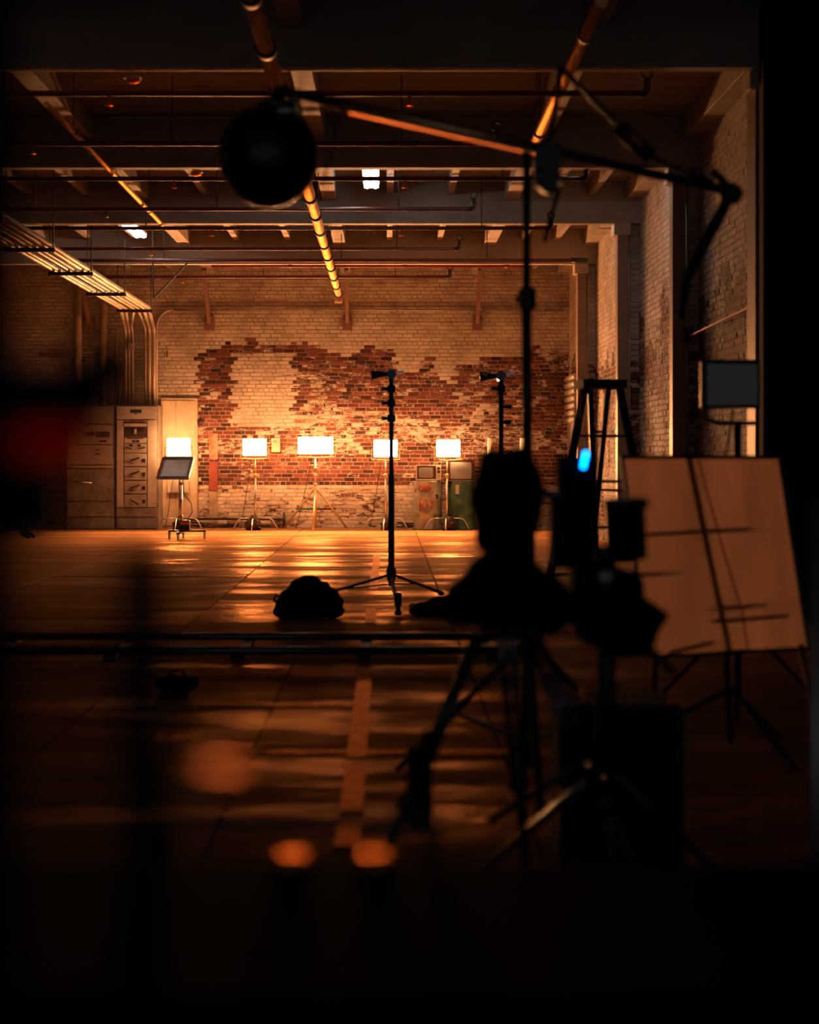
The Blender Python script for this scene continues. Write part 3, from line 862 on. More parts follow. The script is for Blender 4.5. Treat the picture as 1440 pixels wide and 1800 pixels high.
def c_legs(t, X, Y, az, z0=.24, ln=.5, m=M_CHROME, r=.013):
    for a in az:
        d = Vector((math.cos(a), math.sin(a), 0)); o = Vector((X, Y, 0))
        p = [o + Vector((0, 0, z0)), o + d * (ln * .62) + Vector((0, 0, z0)), o + d * (ln * .76) + Vector((0, 0, z0 * .86)), o + d * (ln * .9) + Vector((0, 0, z0 * .4)), o + d * ln + Vector((0, 0, r))]
        build(MB().tube(p, r, 8), 'leg', m, t)


def lamp_head(t, x0, x1, y0, y1, X):
    a, b, c, d = lx(x0), lx(x1), lz(y1), lz(y0)
    build(MB().box(a, b, YL - .075, YL - .07 + .012, c, d), 'diffuser', E_FRONT, t)
    build(MB().box(a + .01, b - .01, YL + .02, YL + .03, c + .01, d - .01), 'back_diffuser', E_BACK, t)
    h = build(MB().box(a - .012, b + .012, YL - .06, YL + .02, d, d + .014), 'housing', M_BRASS, t)
    build(MB().box(a - .012, b + .012, YL - .06, YL + .02, c - .014, c), 'housing', M_BRASS, t)
    build(MB().box(a - .014, a, YL - .06, YL + .02, c, d), 'housing', M_BRASS, t)
    build(MB().box(b, b + .014, YL - .06, YL + .02, c, d), 'housing', M_BRASS, t)
    zm = (c + d) / 2
    build(MB().tube([(a - .015, YL - .02, zm), (a - .05, YL - .02, zm - .02), (a - .05, YL - .02, c - .06), (X, YL - .02, c - .075), (b + .05, YL - .02, c - .06), (b + .05, YL - .02, zm - .02), (b + .015, YL - .02, zm)], .011, 8), 'yoke', M_BRASS, t)
    return c - .075


LAMPS = [(295, 335, 771, 801, 316, 'leftmost glowing lamp panel on a chrome stand behind the rolling stand'),
         (428, 468, 772, 800, 449, 'glowing lamp panel on a slim stand, second from the left'),
         (658, 698, 774, 802, 678, 'glowing lamp panel partly behind the black stand pole in the middle'),
         (768, 808, 774, 802, 786, 'rightmost glowing lamp panel on a chrome stand in front of the drums')]
for k, (x0, x1, y0, y1, xp, lab) in enumerate(LAMPS):
    X = lx(xp)
    t = thing('panel_lamp', lab, 'lamp', (X, YL, 0), 'glowing panel lamps along the back wall')
    zb = lamp_head(t, x0, x1, y0, y1, X)
    build(MB().tube([(X, YL, .12), (X, YL, 1.02)], .021, 10), 'column', M_CHROME, t)
    build(MB().tube([(X, YL, 1.0), (X, YL, zb)], .014, 8), 'riser', M_BRASS, t)
    build(MB().lathe([(.03, 0), (.034, .02), (.034, .07), (.026, .09)], (X, YL, .97), 10), 'collar', M_BRASS, t)
    build(MB().tube([(X - .07, YL - .02, 1.03), (X + .03, YL - .02, 1.03)], .01, 6), 'knob', M_BRASS, t)
    c_legs(t, X, YL, (PI * 1.02, -PI * .53, PI * .03), .22, .42)
    build(MB().tube(sag((X - .08, YL + .02, zb), (X - .3 if k != 3 else X - .12, YL + .25, .02), .05, 12), .006, 6), 'cable', M_RUBBER, t)
# middle lamp on a tripod
X = lx(554.5)
t = thing('panel_lamp', 'wide glowing lamp panel on a golden tripod stand with a teal brace', 'lamp', (X, YL, 0), 'glowing panel lamps along the back wall')
zb = lamp_head(t, 525, 585, 769, 797, X)
build(MB().tube([(X, YL, .04), (X, YL, .84)], .026, 10), 'column', M_BRASS, t)
build(MB().tube([(X, YL, .82), (X, YL, zb)], .019, 10), 'riser', M_CHROME, t)
for z in (.82, 1.0, 1.12):
    build(MB().lathe([(.034, 0), (.036, .02), (.036, .05), (.028, .06)], (X, YL, z), 10), 'collar', M_BRASS, t)
ap = Vector((X, YL, lz(856)))
for (px, Y) in ((500, YL + .35), (610, YL + .3)):
    ft = Vector(((px - HX) * Y / F, Y, .02))
    build(MB().tube([ap, ft], .018, 8), 'leg', M_BRASS, t)
build(MB().tube([ap, (X - .02, YL - .55, .02)], .016, 8), 'leg', M_BRASS, t)
zb2 = lz(895)
build(MB().bar((X, YL, zb2), ((520 - HX) * (YL + .2) / F, YL + .2, zb2), .02, .03), 'brace', M_TEAL, t)
build(MB().bar((X, YL, zb2), ((590 - HX) * (YL + .2) / F, YL + .2, zb2), .02, .03), 'brace', M_BAND, t)
build(MB().tube(sag((X - .06, YL + .02, zb), (X - .38, YL + .28, .02), .04, 12), .006, 6), 'cable', M_RUBBER, t)


def sandbag(loc, w_, d_, h_, label, group, m=M_SANDBAG, rot=0.0, name='sandbag'):
    """two drooping pouches joined by a saddle with a handle"""
    t = thing(name, label, 'sandbag', loc, group); t.rotation_euler = (0, 0, rot)
    mb = MB()
    for (fx, fz, rx_, rz_, sd) in ((0, .46, .35, .46, 1), (.12, .36, .36, .36, 2), (-.14, .34, .34, .34, 3), (-.02, .72, .2, .24, 4), (-.34, .13, .17, .15, 5), (.34, .13, .17, .15, 6)):
        mb.ball((fx * w_, 0, fz * h_), rx_ * w_, d_ * (.5 if rx_ > .25 else .35), rz_ * h_, 16, 12, .3, sd * 3.1 + loc[0], 1.9)
    o = build(mb, 'bag', m, t, False)
    md = o.modifiers.new('r', 'REMESH'); md.mode = 'VOXEL'; md.voxel_size = w_ / 28; md.use_smooth_shade = True
    me = bpy.data.meshes.new_from_object(o.evaluated_get(bpy.context.evaluated_depsgraph_get())); o.modifiers.clear(); o.data = me
    build(MB().tube([(-w_ * .4, -.02, h_ * .3), (-w_ * .5, -.02, h_ * .42), (-w_ * .47, -.02, h_ * .52), (-w_ * .36, -.02, h_ * .46)], .012, 6), 'handle', M_RUBBER, t, False)
    return t


G = 'small sandbags on the lamp stand legs'
sandbag((lx(317) - .02, YL + .05, .0), .26, .2, .27, 'dark sandbag on the leftmost lamp stand', G)
sandbag((lx(446), YL - .05, .0), .3, .24, .3, 'dark brown sandbag on the second lamp stand', G)
sandbag((lx(680), YL - .04, .0), .22, .2, .26, 'dark sandbag on the lamp stand beside the black pole', G)
sandbag((lx(787) + .02, YL - .05, .0), .28, .22, .28, 'dark sandbag on the rightmost lamp stand', G)

# glowing amber tubes on thin poles, far right
for (px, y0, y1, r, lab) in ((860, 770, 800, .03, 'thin glowing amber tube left of the right black stand pole'), (919, 770, 800, .055, 'small glowing amber tube just left of the boom stand pole')):
    Yt = 31.6; X = (px - HX) * Yt / F
    t = thing('amber_tube', lab, 'lamp', (X, Yt, 0), 'small glowing amber tubes')
    build(MB().tube([(X, Yt, CAMH - (y1 - HY) * Yt / F), (X, Yt, CAMH - (y0 - HY) * Yt / F)], r, 12), 'tube', E_AMBER, t)
    build(MB().tube([(X, Yt, .03), (X, Yt, CAMH - (y1 - HY) * Yt / F)], .012, 8), 'pole', M_BAND, t)
    for k in range(3):
        a = k * 2.1 + .4
        build(MB().tube([(X, Yt, .3), (X + .3 * math.cos(a), Yt + .3 * math.sin(a), .012)], .01, 6), 'leg', M_BAND, t)

# ================================================================== DRUMS AND TELEVISIONS
def drum(px, Y, r, h, m, label):
    X = (px - HX) * Y / F
    t = thing('oil_drum', label, 'drum', (X, Y, 0), 'steel drums by the back wall')
    pr = [(0, .012), (r * .95, .012), (r * 1.0, 0), (r * 1.03, .012), (r, .03)]
    for f in (.33, .66):
        pr += [(r, h * f - .03), (r * 1.03, h * f), (r, h * f + .03)]
    pr += [(r, h - .03), (r * 1.03, h - .012), (r * 1.0, h), (r * .96, h - .012), (0, h - .012)]
    build(MB().lathe(pr, (X, Y, 0), 40), 'shell', m, t)
    build(MB().lathe([(.03, 0), (.03, .012), (0, .014)], (X + r * .6, Y - .05, h - .012), 10), 'bung', M_STEEL, t)
    return t, X


M_DRUM1 = mat('worn grey-teal drum paint', (0.46, 0.56, 0.52), 0.3, var=.5, scale=3.5, col2=(0.36, 0.28, 0.2), metal=.55)
M_DRUM2 = mat('dark green drum paint', (0.09, 0.24, 0.18), 0.28, var=.5, scale=3, metal=.5)
YD = 32.3; SD = YD / F
HD1 = CAMH - (845 - HY) * SD; HD2 = CAMH - (847 - HY) * SD
d1, XD1 = drum(752, YD, .275, HD1, M_DRUM1, 'pale steel drum with red scrawled letters under the small television')
d2, XD2 = drum(812, YD, .275, HD2, M_DRUM2, 'dark green steel drum under the larger television')


def scrawl(px, py):
    """a point on the front of the first drum seen at pixel px, py"""
    x = (px - 752) * SD; r = .281
    x = max(-r * .97, min(r * .97, x))
    return Vector((XD1 + x, YD - math.sqrt(r * r - x * x), CAMH - (py - HY) * SD))


STROKES = [[(738, 854), (736, 859), (739, 863), (743, 860), (742, 854), (738, 853)], [(746, 853), (746, 863)], [(749, 855), (750, 864)], [(749, 856), (754, 854), (756, 858), (751, 860)],
           [(758, 857), (754, 862)], [(731, 858), (729, 864)], [(737, 877), (741, 875), (742, 879)], [(737, 887), (744, 885)], [(738, 878), (737, 896), (744, 894)], [(738, 891), (744, 889)],
           [(747, 879), (750, 881)], [(752, 886), (749, 890), (752, 894), (756, 891)], [(757, 880), (761, 884)], [(760, 888), (757, 893)], [(748, 884), (751, 887)]]
for s_ in STROKES:
    build(MB().tube([scrawl(*p) for p in s_], .009, 6), 'letter_stroke', M_RED, d1)
for (x, y, a, b) in ((767, 872, .03, .045),):
    build(MB().ball(scrawl(x, y), a, .006, b, 10, 6, .4, 2), 'dent_patch', M_BAND, d1)
build(MB().box(XD2 - .13, XD2 - .06, YD - .268, YD - .255, CAMH - (868 - HY) * SD, CAMH - (852 - HY) * SD), 'torn_sticker', M_GREYP, d2)


def television(px0, px1, py0, py1, base, knobs, label):
    Y = YD - .02; s = Y / F
    x0, x1, z0 = (px0 - HX) * s, (px1 - HX) * s, base
    z1 = base + (py1 - py0) * s
    t = thing('television', label, 'television', ((x0 + x1) / 2, Y, base), 'old tube televisions on the drums')
    y0 = Y - .2
    build(MB().box(x0, x1, y0 + .02, Y + .2, z0 + .012, z1, .012), 'cabinet', M_BROWN, t)
    W = x1 - x0; xs = x1 - (.2 * W if knobs else .03)
    # ivory front frame of four rails
    for (a, b, c, d) in ((x0, x1, z1 - .022, z1), (x0, x1, z0 + .012, z0 + .034), (x0, x0 + .022, z0 + .034, z1 - .022), (xs, x1, z0 + .034, z1 - .022)):
        build(MB().box(a, b, y0 - .004, y0 + .03, c, d, .003), 'bezel', M_PLASTIC if knobs else M_BROWN, t)
    build(MB().box(x0 + .022, xs, y0 + .004, y0 + .02, z0 + .034, z1 - .022), 'mask', M_BROWN, t)
    # bulging picture tube
    a, b, c, d = x0 + .05, xs - (.055 if knobs else .03), z0 + .056, z1 - .045
    mb = MB(); n = 10; vs = []; fs = []
    for j in range(n + 1):
        for i in range(n + 1):
            u, v = 2 * i / n - 1, 2 * j / n - 1
            vs.append(((a + b) / 2 + u * (b - a) / 2 * (1 - .05 * v * v), y0 + .004 - .022 * (1 - u * u * .6) * (1 - v * v * .6), (c + d) / 2 + v * (d - c) / 2 * (1 - .05 * u * u)))
    for j in range(n):
        for i in range(n):
            fs.append((j * (n + 1) + i, j * (n + 1) + i + 1, (j + 1) * (n + 1) + i + 1, (j + 1) * (n + 1) + i))
    mb.add(vs, fs, True); build(mb, 'screen', M_SCREEN, t)
    if knobs:
        for z in (z1 - .065, z1 - .13):
            build(MB().lathe([(.028, -.02), (.03, 0)], ((xs + x1) / 2, y0 - .004, z), 14, 'y'), 'knob', M_BROWN, t)
        build(MB().box(xs + .02, x1 - .02, y0 - .006, y0 - .003, z0 + .05, z0 + .11), 'speaker_grille', M_GREY, t)
    else:
        build(MB().box(x0 + .05, x1 - .05, y0 - .012, y0, z0 + .016, z0 + .03), 'trim_strip', M_STEEL, t)
    for x in (x0 + .05, x1 - .05):
        build(MB().box(x - .02, x + .02, y0 + .05, Y + .15, z0, z0 + .014), 'foot', M_RUBBER, t)


television(731, 775, 814, 842, HD1, True, 'small ivory television with two round knobs on the pale drum')
television(786, 834, 806, 845, HD2, False, 'larger dark television on the green drum')

# cables on the floor at the wall
def coil(px, Y, n, r, label, m=M_RUBBER, s0=0):
    X = (px - HX) * Y / F; pts = []
    for i in range(n * 16):
        a = i / 16 * 2 * PI; rr = r * (1 + .25 * math.sin(a * .37 + s0))
        pts.append((X + rr * math.cos(a) * 1.3 + .08 * math.sin(a * .13 + s0), Y + rr * .45 * math.sin(a), .015 + .02 * (i / 16) + .03 * abs(math.sin(a * .71))))
    t = thing('cable_coil', label, 'cable', (X, Y, 0))
    build(MB().tube(pts, .008, 6), 'loops', m, t)
    build(MB().tube(sag(pts[-1], (X + .5, Y + .1, .012), .0, 4), .008, 6), 'tail', m, t)


coil(714, 32.3, 5, .14, 'tangle of black cable on the floor left of the pale drum')
coil(345, 32.4, 5, .16, 'loose black cable coil along the wall foot under the cream door', s0=2)
coil(408, 32.45, 4, .12, 'flat black cable coil on the floor left of the second lamp', s0=4)

# ================================================================== ROLLING STAND
YR = 28.4; SR = YR / F


def rx(px): return (px - HX) * SR
def rz(py): return CAMH - (py - HY) * SR


X = rx(318)
t = thing('rolling_stand', 'chrome rolling stand with a tilted grey panel and caster wheels', 'rolling stand', (X, YR, 0))
build(MB().tube([(X, YR, .12), (X, YR, rz(842))], .028, 12), 'column', M_CHROME, t)
for z in (.35, .62, .9):
    build(MB().lathe([(.034, 0), (.036, .01), (.036, .04), (.034, .05)], (X, YR, z), 12), 'collar', M_STEEL, t)
# tilted shallow tray
tl = [Vector((rx(285), YR + .15, rz(806))), Vector((rx(339), YR + .15, rz(806))), Vector((rx(333), YR - .12, rz(841))), Vector((rx(278), YR - .12, rz(841)))]
nrm = (tl[1] - tl[0]).cross(tl[3] - tl[0]).normalized()
if nrm.y > 0: nrm = -nrm
pn = build(MB().prism(tl, -nrm * .03), 'panel', M_GREYD, t)
ce = sum(tl, Vector()) / 4
inner = [ce + (p - ce) * .82 for p in tl]
build(MB().prism([p + nrm * .012 for p in inner], -nrm * .012), 'screen', mat('brushed grey sheet', (0.42, 0.38, 0.34), 0.35, metal=.4, var=.3, scale=4), pn)
for a, b in ((0, 3), (1, 2), (3, 2), (0, 1)):
    build(MB().bar(tl[a] + nrm * .015, tl[b] + nrm * .015, .02, .04), 'rim', M_STEEL if (a, b) != (0, 3) else M_ORANGE, pn)
build(MB().box(rx(296), rx(362), YR - .03, YR + .03, .12, .15), 'base_bar', M_BLACK, t)
build(MB().box(X - .03, X + .03, YR - .38, YR + .38, .1, .13), 'base_bar', M_BLACK, t)
for (cxp, cy) in ((rx(298), YR), (rx(360), YR), (X, YR - .36), (X, YR + .36)):
    wheel = build(MB().lathe([(.02, -.016), (.05, -.014), (.055, -.006), (.055, .006), (.05, .014), (.02, .016)], (cxp, cy, .055), 18, 'x'), 'caster_wheel', M_GREYP, t)
    build(MB().box(cxp - .024, cxp + .024, cy - .02, cy + .03, .06, .12), 'fork', M_CHROME, wheel)
build(MB().box(X - .02, X + .16, YR - .12, YR + .02, .13, .32, .02), 'battery_pack', M_BLACK, t)
build(MB().box(X + .0, X + .15, YR - .125, YR - .12, .24, .3), 'battery_label', M_ORANGE, t)
build(MB().tube([(X + .1, YR - .05, .3), (X + .2, YR - .05, .45), (X + .17, YR, .6), (X + .05, YR, .75), (X + .04, YR, 1.0)], .007, 6), 'cable', M_RUBBER, t)

# ================================================================== STANDING PERSON, far left
def person(X, Y):
    J = {'pel': (0, 0, .93), 'sp': (0, .01, 1.12), 'ch': (0, .015, 1.3), 'nk': (0, .0, 1.43), 'hd': (.015, 0, 1.5), 'hd2': (.035, 0, 1.56), 'top': (.02, 0, 1.63),
         'hl': (-.02, -.09, .9), 'kl': (.0, -.1, .5), 'al': (-.03, -.1, .09), 'tl': (.12, -.12, .03),
         'hr': (-.02, .09, .9), 'kr': (.04, .1, .5), 'ar': (.0, .12, .09), 'tr': (.15, .13, .03),
         'sl': (0, -.17, 1.36), 'el': (-.02, -.22, 1.1), 'wl': (.1, -.21, .9), 'gl': (.13, -.2, .82),
         'sr': (0, .17, 1.36), 'er': (.05, .22, 1.12), 'wr': (.26, .16, 1.24), 'gr': (.3, .14, 1.32)}
    E = [('pel', 'sp'), ('sp', 'ch'), ('ch', 'nk'), ('nk', 'hd'), ('hd', 'hd2'), ('hd2', 'top'), ('pel', 'hl'), ('hl', 'kl'), ('kl', 'al'), ('al', 'tl'), ('pel', 'hr'), ('hr', 'kr'), ('kr', 'ar'), ('ar', 'tr'),
         ('ch', 'sl'), ('sl', 'el'), ('el', 'wl'), ('wl', 'gl'), ('ch', 'sr'), ('sr', 'er'), ('er', 'wr'), ('wr', 'gr')]
    RD = {'pel': .15, 'sp': .135, 'ch': .15, 'nk': .055, 'hd': .07, 'hd2': .092, 'top': .075, 'hl': .1, 'kl': .062, 'al': .042, 'tl': .035, 'hr': .1, 'kr': .062, 'ar': .042, 'tr': .035,
          'sl': .065, 'el': .045, 'wl': .03, 'gl': .028, 'sr': .065, 'er': .045, 'wr': .03, 'gr': .028}
    # fingers on both hands
    for h, s_ in (('gl', -1), ('gr', 1)):
        g = Vector(J[h])
        for i in range(5):
            a = h + 'f%d' % i; b = a + 'b'
            off = Vector((.012 * (i - 2), .0, 0)) if h == 'gl' else Vector((0, .012 * (i - 2), 0))
            dr = Vector((.008, 0, -.05)) if h == 'gl' else Vector((.02, 0, .05))
            if i == 0: dr = Vector((.03, .02 * s_, -.01 if h == 'gl' else .01))
            J[a] = tuple(g + off + dr * .5); J[b] = tuple(g + off * 1.2 + dr * 1.2)
            E += [(h, a), (a, b)]; RD[a] = .009; RD[b] = .007
    names = list(J); me = bpy.data.meshes.new('person')
    me.from_pydata([J[n] for n in names], [(names.index(a), names.index(b)) for a, b in E], [])
    o = bpy.data.objects.new('person', me); C.objects.link(o)
    md = o.modifiers.new('skin', 'SKIN'); md.use_smooth_shade = True
    for i, n in enumerate(names):
        sv = me.skin_vertices[0].data[i]; sv.radius = (RD[n], RD[n]); sv.use_root = (n == 'pel')
    sb = o.modifiers.new('sub', 'SUBSURF'); sb.levels = 2; sb.render_levels = 2
    dg = bpy.context.evaluated_depsgraph_get()
    m2 = bpy.data.meshes.new_from_object(o.evaluated_get(dg)); o.modifiers.clear(); o.data = m2; m2.name = 'person'
    for m in (mat('dark jacket cloth', (0.03, 0.026, 0.025), .85, var=.4, scale=9), mat('skin', (0.55, 0.34, 0.24), .5), mat('dark trousers', (0.018, 0.018, 0.022), .85), M_RUBBER):
        m2.materials.append(m)
    for p in m2.polygons:
        z = p.center.z; x = p.center.x
        p.material_index = 1 if z > 1.445 or (x > .1 and z < .88 and z > .6) or (x > .275 and z > 1.2) else 3 if z < .09 else 2 if z < .95 else 0
        p.use_smooth = True
    o.location = (X, Y, 0)
    # face and hair as parts of the head, facing the lamps on the right
    hr = build(MB().ball((-.005, 0, 1.6), .105, .095, .095, 16, 10, .15, 4, 3), 'hair', mat('dark hair', (0.02, 0.014, 0.01), .6), o, False)
    build(MB().ball((.118, 0, 1.555), .02, .014, .028, 10, 6), 'nose', MATS['skin'], o, False)
    for s_ in (-1, 1):
        build(MB().ball((.098, s_ * .033, 1.578), .013, .014, .009, 8, 6), 'eye', M_GREYP, o, False)
        build(MB().ball((.02, s_ * .09, 1.56), .022, .012, .034, 8, 6), 'ear', MATS['skin'], o, False)
    build(MB().ball((.1, 0, 1.508), .014, .026, .008, 8, 6), 'mouth', M_RUST, o, False)
    return tag(o, 'person standing at far left in dark clothes, looking toward the lamps', 'person')


person((44 - HX) * 28.4 / F, 28.4)

# ================================================================== FLOOR TAPE
XT = -.137
for k, (ya, yb) in enumerate(((975, 1036), (1070, 1096), (1180, 1332), (1345, 1426), (1452, 1488))):
    Y1, Y0 = FL(ya), FL(yb)
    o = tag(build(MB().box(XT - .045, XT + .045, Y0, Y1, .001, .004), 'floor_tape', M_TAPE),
            'pale tape strip on the floor, ' + ['farthest, just left of the middle black stand', 'short piece under the middle black stand', 'long piece in front of the dolly track', 'second nearest piece', 'nearest short piece by the black case'][k], 'tape', 'pale tape strips in a line on the floor')
for k, (xa, xb, yy, wd) in enumerate(((470, 980, 1322, .13), (475, 640, 1240, .12))):  # two flat crosswise strips in mottled amber
    Y = FL(yy)
    tag(build(MB().box((xa - HX) * Y / F, (xb - HX) * Y / F, Y - wd / 2, Y + wd / 2, .001, .0035), 'floor_tape', mat('mottled amber strip', (0.6, 0.3, 0.1), .5, var=.75, scale=9, spec=0.0, metal=.2, edge=(1.0, .5, .2))),
        ['long crosswise amber strip on the near floor', 'short crosswise amber strip left of the long tape'][k], 'tape')
for k, (x, y) in enumerate(((305, 1007), (322, 994), (340, 985), (480, 958))):
    Y = FL(y); p = P(x, y, Y)
    o = tag(build(MB().obox((p.x, Y, .003), (.09, .1, 0), (-.02, .018, 0), (0, 0, .0015)), 'tape_mark', M_TAPE), 'small slanted pale tape mark on the floor, ' + ['nearest of the row of three', 'middle of the row of three', 'farthest of the row of three', 'left of the tripod lamp'][k], 'tape', 'small tape marks on the floor')

# ================================================================== MID-GROUND BLACK STANDS
def grip_head(t, c, side, m=M_BLUEBLK):
    c = Vector(c)
    h = build(MB().tube([c + Vector((0, -.05, 0)), c + Vector((0, .05, 0))], .045, 16), 'grip_head', m, t)
    build(MB().tube([c + Vector((side * .03, 0, 0)), c + Vector((side * .12, 0, 0)), c + Vector((side * .19, 0, -.01))], [.02, .035, .045], 12), 'spud', m, h)
    build(MB().bar(c + Vector((-side * .03, -.03, .01)), c + Vector((-side * .12, -.03, .03)), .016, .022), 't_handle', M_CHROME, h)
    return h


def stand(name, label, X, Y, top, legs, side, knob_z, group, z0=.2):
    t = thing(name, label, 'stand', (X, Y, 0), group)
    build(MB().tube([(X, Y, z0 - .05), (X, Y, top * .55)], .03, 12), 'column', M_BLACK, t)
    build(MB().tube([(X, Y, top * .5), (X, Y, top)], .022, 12), 'riser', M_BLACK, t)
    build(MB().lathe([(.04, 0), (.046, .03), (.046, .1), (.034, .13)], (X, Y, z0), 14), 'hub', M_BLACK, t)
    for z in knob_z:
        k = build(MB().lathe([(.036, 0), (.04, .02), (.04, .05), (.034, .07)], (X, Y, z), 12), 'collar', M_BLACK, t)
        build(MB().tube([(X, Y, z + .035), (X + side * .09, Y - .02, z + .035)], [.012, .02], 8), 'knob', M_BLACK, k)
    for (lx_, ly_) in legs:
        a = Vector((X, Y, z0 + .06)); b = Vector((lx_, ly_, .03))
        lg = build(MB().bar(a, b, .03, .022), 'leg', M_BLACK, t)
        mid = a.lerp(b, .5)
        build(MB().bar((X, Y, z0 - .03), mid, .018, .014), 'leg_brace', M_BLACK, lg)
        build(MB().ball((lx_, ly_, .026), .035, .035, .026, 10, 6), 'foot', M_RUBBER, lg)
    grip_head(t, (X, Y, top - .03), side)
    return t


Y1 = 16.0
s1 = stand('light_stand', 'black light stand in the middle of the floor with low splayed legs', (688 - HX) * Y1 / F, Y1, CAMH + (HY - 652) * Y1 / F,
           [P(508, 0, FL(1068)).xy, P(775, 0, FL(1047)).xy, P(700, 0, FL(1082)).xy], -1, (CAMH + (HY - 690) * Y1 / F, CAMH + (HY - 715) * Y1 / F, CAMH + (HY - 742) * Y1 / F), 'black stands in the middle distance')
cw = P(700, 0, FL(1082))
build(MB().lathe([(.03, -.02), (.065, -.018), (.07, 0), (.065, .018), (.03, .02)], (cw.x, cw.y, .07), 16, 'x'), 'caster_wheel', M_RUBBER, s1)
build(MB().box(cw.x - .03, cw.x + .03, cw.y - .02, cw.y + .03, .08, .2), 'caster_fork', M_BLACK, s1)
Y2 = 15.2
s2 = stand('light_stand', 'black light stand behind the covered camera, its clamp tip shining', (881 - HX) * Y2 / F, Y2, CAMH + (HY - 655) * Y2 / F,
           [((770 - HX) * 15.3 / F, 15.6), (1.6, 15.9), (1.0, 14.4)], -1, (CAMH + (HY - 690) * Y2 / F,), 'black stands in the middle distance')
for py in (715, 742):
    z = CAMH + (HY - py) * Y2 / F; X2 = (881 - HX) * Y2 / F
    build(MB().tube([(X2, Y2, z), (X2 + .09, Y2 - .02, z)], [.014, .022], 8), 'knob', M_BLACK, s2)
p = Vector(((881 - HX) * Y2 / F, Y2, CAMH + (HY - 658) * Y2 / F))
build(MB().tube([p + Vector((-.12, -.02, 0)), p + Vector((-.19, -.02, .01))], [.03, .022], 10), 'clamp_tip', M_CHROME, s2)
sandbag((P(543, 0, 14.3).x, 14.4, 0), .6, .42, .37, 'big black sandbag slumped on the floor at the left leg of the middle stand', 'big black sandbags', M_MATT)
sandbag((P(790, 0, 14.6).x, 14.7, 0), .68, .4, .17, 'low black sandbag beside the covered camera', 'big black sandbags', M_MATT)

# dolly track
t = thing('dolly_track', 'black dolly track lying crosswise on the floor', 'dolly track', (-.6, 12.1, 0))
for Y in (12.35, 11.45):
    build(MB().tube([(-2.9, Y, .058), (1.0, Y, .058)], .028, 12), 'rail', mat('worn steel rail', (0.12, 0.125, 0.14), 0.3, metal=.8), t)
for i in range(5):
    x = -2.7 + i * .85
    build(MB().box(x - .04, x + .04, 11.35, 12.45, .0, .031, .004), 'sleeper', M_BLACK, t)

# dark bits on the near floor
t = thing('cable_bag', 'small flat black pouch on the near floor at left', 'bag', (P(312, 0, 9.8).x, 9.8, 0))
build(MB().ball((0, 0, .05), .13, .11, .05, 18, 10, .35, 3, 2), 'pouch', M_MATT, t, False)
build(MB().tube([(-.05, 0, .09), (-.03, 0, .13), (.03, 0, .13), (.05, 0, .09)], .007, 6), 'handle', M_MATT, t, False)

# ================================================================== BOOM STAND WITH BALL LANTERN
YB2 = 6.9
def bp(px, py, Y=YB2): return P(px, py, Y)


X = bp(930, 0).x
t = thing('boom_stand', 'tall black stand with a long slanting boom arm', 'boom stand', (X, YB2, 0))
zt = bp(0, 268).z
build(MB().tube([(X, YB2, .1), (X, YB2, 1.25)], .026, 14), 'column', M_BLACK, t)
build(MB().tube([(X - .006, YB2, 1.2), (X - .01, YB2, 2.0)], .021, 14), 'riser', M_BLACK, t)
build(MB().tube([(X - .01, YB2, 1.95), (X - .008, YB2, zt)], .017, 14), 'riser', M_BLACK, t)
for z in (1.2, 1.95):
    k = build(MB().lathe([(.03, 0), (.036, .02), (.036, .07), (.028, .09)], (X - .006, YB2, z), 14), 'collar', M_BLACK, t)
    build(MB().tube([(X - .01, YB2 - .02, z + .04), (X - .05, YB2 - .06, z + .04)], [.01, .016], 10), 'knob', M_GOLD, k)
for a in (.5, 2.6, 4.7):
    b = Vector((X + .62 * math.cos(a), YB2 + .62 * math.sin(a), .03))
    lg = build(MB().bar((X, YB2, .62), b, .03, .02), 'leg', M_BLACK, t)
    build(MB().bar((X, YB2, .2), Vector((X, YB2, .62)).lerp(b, .55), .02, .014), 'leg_brace', M_BLACK, lg)
A, B_ = bp(505, 162), bp(1292, 338)
build(MB().tube([A, B_], .021, 14), 'boom_arm', M_BLUEBLK, t)
build(MB().tube([A.lerp(B_, .12), A.lerp(B_, .62)], .0265, 16), 'glint_sleeve', mat('brass glint sleeve', (0.6, 0.36, 0.15), 0.38, metal=1.0, edge=(1.0, .5, .2)), t)  # brass-coloured sleeve added for the golden glint under the boom
for v in (0,):
    pass
dn = Vector((0, 0, -.026))
build(MB().bar(A.lerp(B_, .14) + dn, A.lerp(B_, .6) + dn, .05, .006), 'glint_strip', mat('brass glint strip', (0.7, 0.4, 0.15), 0.35, metal=1.0, edge=(1.0, .5, .2)), t)  # flat strip added to catch lamp light as the boom's orange highlight
pv = bp(962, 268)
h = build(MB().tube([pv + Vector((0, -.07, -.03)), pv + Vector((0, .06, -.03))], .052, 18), 'pivot_clamp', M_BLACK, t)
build(MB().box(pv.x - .05, pv.x + .05, YB2 - .04, YB2 + .04, bp(0, 330).z, pv.z + .03, .012), 'pivot_block', M_BLACK, t)
q = bp(965, 322)
build(MB().tube([q + Vector((0, -.08, 0)), q + Vector((.0, .03, 0))], .045, 16), 'locking_knob', M_BLACK, t)
build(MB().tube([bp(981, 330) + Vector((0, -.09, 0)), bp(981, 330) + Vector((0, -.05, 0))], .012, 10), 'locking_stud', M_GOLD, t)
build(MB().tube([bp(988, 315), bp(975, 360), bp(957, 425)], .009, 8), 'strap', M_MATT, t)
